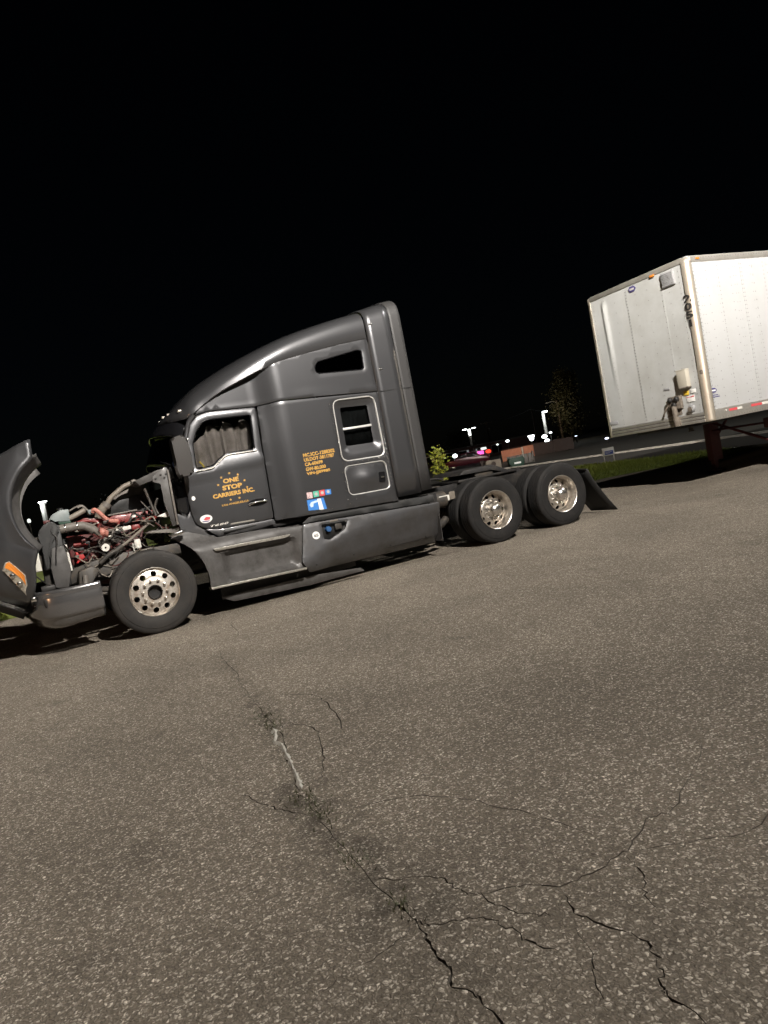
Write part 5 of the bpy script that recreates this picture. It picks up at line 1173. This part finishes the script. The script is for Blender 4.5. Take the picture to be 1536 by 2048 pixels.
# trees
def tree(name, x, y, h, w, leaf, label, n=2600, tw=.2, base=.12, conic=.5, lsz=.28, seed=1, group=None, lean=0):
    rr = random.Random(seed); t = empty(name, (x, y, 0), label=label, category='tree' if h > 2.5 else 'shrub', group=group)
    tr = [tube_data([(0, 0, 0), (lean*.3, 0, h*.45), (lean, 0, h*.93)], lambda k: tw*(1-.85*k), 8)]; clumps = []
    nb = 26
    for k in range(nb):
        zz = h*(base+(.97-base)*((k+.5)/nb)); f = 1-conic*((zz/h-base)/(1-base))**1.6; f *= min(1, .45+2.2*(zz/h-base)); a = k*2.4+rr.uniform(-.4, .4); L_ = w*.5*f*rr.uniform(.55, 1.0); o = Vector((lean*zz/h, 0, zz*.92))
        e = o+Vector((math.cos(a)*L_, math.sin(a)*L_, h*.05+L_*.25)); tr.append(tube_data([o, (o+e)/2+Vector((0, 0, -.02*h)), e], lambda k_: max(.006, tw*.3*(1-.8*k_)), 5))
        for q in (.5, .8, 1.0): clumps.append((o+(e-o)*q, w*.13*rr.uniform(.6, 1.3)))
    mesh_obj('trunk', *merge(*tr), 'bark', t)
    V = []; F = []
    for _ in range(n):
        c, r = rr.choice(clumps); p = c+Vector((rr.gauss(0, r), rr.gauss(0, r), rr.gauss(0, r*.8))); s = lsz*rr.uniform(.5, 1.1)
        u = Vector((rr.uniform(-1, 1), rr.uniform(-1, 1), rr.uniform(-.6, .6))).normalized(); v = u.orthogonal().normalized(); v = (v*math.cos(rr.uniform(0, 6))+u.cross(v)*math.sin(rr.uniform(0, 6))).normalized()*.5
        i = len(V); V += [p-u*s*.5, p+v*s*.5, p+u*s*.5, p-v*s*.5]; F.append((i, i+1, i+2, i+3))
    mesh_obj('crown', V, F, leaf, t, smooth=False)
    return t
tree('poplar_tree', 79.4, 80.9, 11.6, 4.6, 'leaf_brown', 'tall narrow dim tree left of the trailer', 15000, .3, .06, .45, .42, 11)
G = 'dark trees across the road'
for k, (x, y, h, w, lb) in enumerate(((88, 78, 6.0, 6, 'dark bushy tree just right of the tall dim tree'), (92, 70, 5.4, 7, 'dark tree between the dim tree and the trailer'), (97, 62, 6.2, 7, 'dark tree behind the lower left corner of the trailer'), (100, 52, 5.2, 8, 'dark tree seen under the trailer floor'))):
    tree('broadleaf_tree', x, y, h, w, 'leaf_dark', lb, 1800, .25, .1, .35, .6, 20+k, G)
tree('lime_shrub', 15.45, 18.4, 1.9, .95, 'leaf_lime', 'small lime green sapling between the sleeper and the drive wheels', 330, .025, .2, .35, .19, 5)
tree('broadleaf_tree', 96, 140, 6.5, 7, 'leaf_dark', 'dark tree behind the round white lamp', 1500, .25, .1, .35, .6, 31, G)
tree('broadleaf_tree', 12, 110, 5.0, 6, 'leaf_dark', 'dark tree behind the radiator at far left', 1500, .25, .1, .35, .6, 32, G)
# low orange wall in panels
def low_wall():
    A, B = Vector((36.3, 42.1, 0)), Vector((38.5, 40.35, 0)); d = (B-A).normalized(); n = Vector((-d.y, d.x, 0))
    t = empty('low_wall', A, math.atan2(d.y, d.x), label='low orange lit wall with posts across the road', category='wall')
    L_ = (B-A).length
    for k, (a, b, m) in enumerate(((0, .62, 'wall_orange'), (.62, .68, 'box_tan'), (.68, 1.0, 'wall_orange'), (1.0, 1.6, 'wall_dark'), (1.6, 2.2, 'wall_dark'))):
        box('wall_panel' if b-a > .1 else 'wall_post', a*L_+.01, b*L_-.01, -.08 if b-a > .1 else -.12, .08, 0, .96+.02*k, m, t, .01)
    box('wall_coping', 0, 2.2*L_, -.1, .1, 1.04, 1.08, 'wall_dark', t, .01)
    glow(t, (1.3, -2.6, 1.9), 110, (1, .66, .5), .2)
low_wall()
# beige cabinet, fence board and green bin at the road side
c = empty('utility_cabinet', (26.3, 29.6, 0), -CAM_YAW, label='beige box with a dark round mark beside the green bin', category='cabinet')
box('cabinet_body', -.45, .55, 0, .5, 0, .62, 'beige_panel', c, .02); box('cabinet_post', -.75, -.55, .1, .3, 0, .7, 'wall_dark', c, .01); V, F = lathe_data([(.16, 0), (.16, -.006), (0, -.007)], 16); mesh_obj('cabinet_mark', [(v[0]+.05, v[1], v[2]+.34) for v in V], F, 'wall_dark', c)
f_ = empty('board_fence', (27.2, 29.2, 0), -CAM_YAW, label='low grey board fence behind the green bin', category='fence')
for k in range(6): box('board', k*.28, k*.28+.26, 0, .05, 0, .62, 'hose_grey', f_, .006)
box('fence_post', 1.68, 1.78, -.03, .08, 0, .72, 'hose_grey', f_, .006)
g_ = empty('green_bin', (25.9, 26.6, 0), -CAM_YAW, label='dark green bin with white lettering by the road', category='bin')
prism('bin_body', [(-.40, .0), (.40, .0), (.50, .40), (.42, .56), (-.42, .56), (-.50, .40)], -.3, .3, 'dumpster_green', g_, .02); box('bin_label', -.18, .24, -.312, -.302, .16, .27, 'white_decal', g_, .002)
# small blue and white sign on two legs
sg = empty('yard_sign', (17.05, 9.75, .09), -.75, label='small blue and white sign on two white legs in the grass', category='sign')
box('board', -.20, .20, -.012, .012, .30, .58, 'white_decal', sg, .004); box('blue_field', -.12, .16, -.016, -.0125, .345, .47, 'sign_blue', sg, 0); box('text_bar', -.10, .12, -.018, -.0165, .425, .44, 'white_decal', sg, 0); box('text_bar', -.10, .06, -.018, -.0165, .385, .40, 'white_decal', sg, 0)
for s in (-.165, .165): box('leg', s-.016, s+.016, -.01, .01, -.12, .30, 'white_decal', sg, .002)
# dark store with a magenta sign and a red signal
st = empty('store', (62, 84, 0), -CAM_YAW, label='low dark brick store with a lit magenta sign', category='building')
box('wall', -9, 9, 0, 8, 0, 2.1, 'brick_dark', st, .02); box('roof', -9.3, 9.3, -.3, 8.3, 2.1, 2.3, 'pole_dark', st, .02)
for k in range(5): w_ = box('window', -7.5+k*2.6, -6.0+k*2.6, -.04, .02, .5, 1.7, 'glass_dark', st, 0); box('frame', -7.55+k*2.6, -5.95+k*2.6, -.06, -.045, 1.7, 1.78, 'vent_grey', w_, 0)
ms = empty('neon_sign', (44.37, 56.84, 0), -CAM_YAW, label='glowing magenta sign board on a thin post', category='sign')
box('panel', -.34, .36, -.04, .04, .90, 1.28, 'neon_magenta', ms, .03); box('post', .55, .68, -.05, .05, 0, 1.45, 'vent_grey', ms, .01); box('post', -.75, -.62, -.05, .05, 0, 1.75, 'hose_grey', ms, .01); box('cap', -.95, .9, -.06, .06, 1.36, 1.42, 'vent_grey', ms, .01)
rs = empty('traffic_signal', (43.93, 54.7, 0), -CAM_YAW, label='small red signal lamp right of the magenta sign', category='signal')
box('housing', -.42, .42, .06, .2, .80, 1.35, 'lamp_head', rs, .03); V, F = lathe_data([(.20, .06), (.20, 0), (.12, -.05), (0, -.06)], 16); mesh_obj('red_lens', [(v[0]*1.5, v[1], v[2]+1.08) for v in V], F, 'signal_red', rs); box('post', -.06, .06, .1, .2, 0, .8, 'pole_dark', rs, .01); box('top_lamp', -.75, -.15, .0, .2, 1.36, 1.60, 'lamp_soft', rs, .05)
glow(ms, (-1.6, -2.0, 1.4), 5, (1, .15, .5), .2)
# parked red car
car = empty('parked_car', (38.2, 50.5, 0), -CAM_YAW-.15, label='dark red parked car left of the magenta sign', category='car')
prism('body', [(-2.2,.28),(-2.25,.62),(-2.05,.82),(-1.2,.90),(1.25,.92),(2.1,.86),(2.25,.66),(2.22,.30),(1.9,.22),(-1.9,.22)], -.88, .88, 'car_red', car, .05)
prism('cabin', [(-1.15,.90),(-.55,1.36),(.75,1.38),(1.45,.92)], -.76, .76, 'car_red', car, .05)
prism('side_window', [(-.95,.95),(-.5,1.30),(.05,1.31),(.05,.95)], -.79, -.77, 'gloss_black', car, .004); prism('side_window', [(.12,.95),(.12,1.31),(.70,1.31),(1.2,.95)], -.79, -.77, 'gloss_black', car, .004)
for x in (-1.4, 1.4):
    for y in (-.85, .85):
        V, F = lathe_data([(.20, -.02), (.30, -.03), (.33, 0), (.33, .12), (.2, .14)], 20); w_ = mesh_obj('wheel', [(v[0]+x, v[1]*(1 if y < 0 else -1)+y, v[2]+.33) for v in V], F if y < 0 else [f[::-1] for f in F], 'tyre_side', car); V, F = lathe_data([(.2, -.01), (.1, 0), (0, -.01)], 14); mesh_obj('rim', [(v[0]+x, v[1]*(1 if y < 0 else -1)+y, v[2]+.33) for v in V], F, 'aluminium', w_)
for y in (-.75, .45): box('tail_light', 2.2, 2.27, y, y+.3, .60, .75, 'red_decal', car, .02); box('headlight', -2.27, -2.18, y, y+.3, .56, .70, 'headlight_lens', car, .02)
# pale utility box seen between hood and radiator
ub = empty('utility_box', (-1.12, 20.6, .1), 0, label='pale utility box on the lawn between hood and radiator', category='cabinet')
box('box_body', -.20, .22, 0, .35, .0, .85, 'offwhite', ub, .02); box('box_lid', -.22, .24, -.02, .37, .85, .90, 'white_decal', ub, .01); box('box_base', -.26, .28, -.05, .4, -.12, .0, 'concrete', ub, .01)
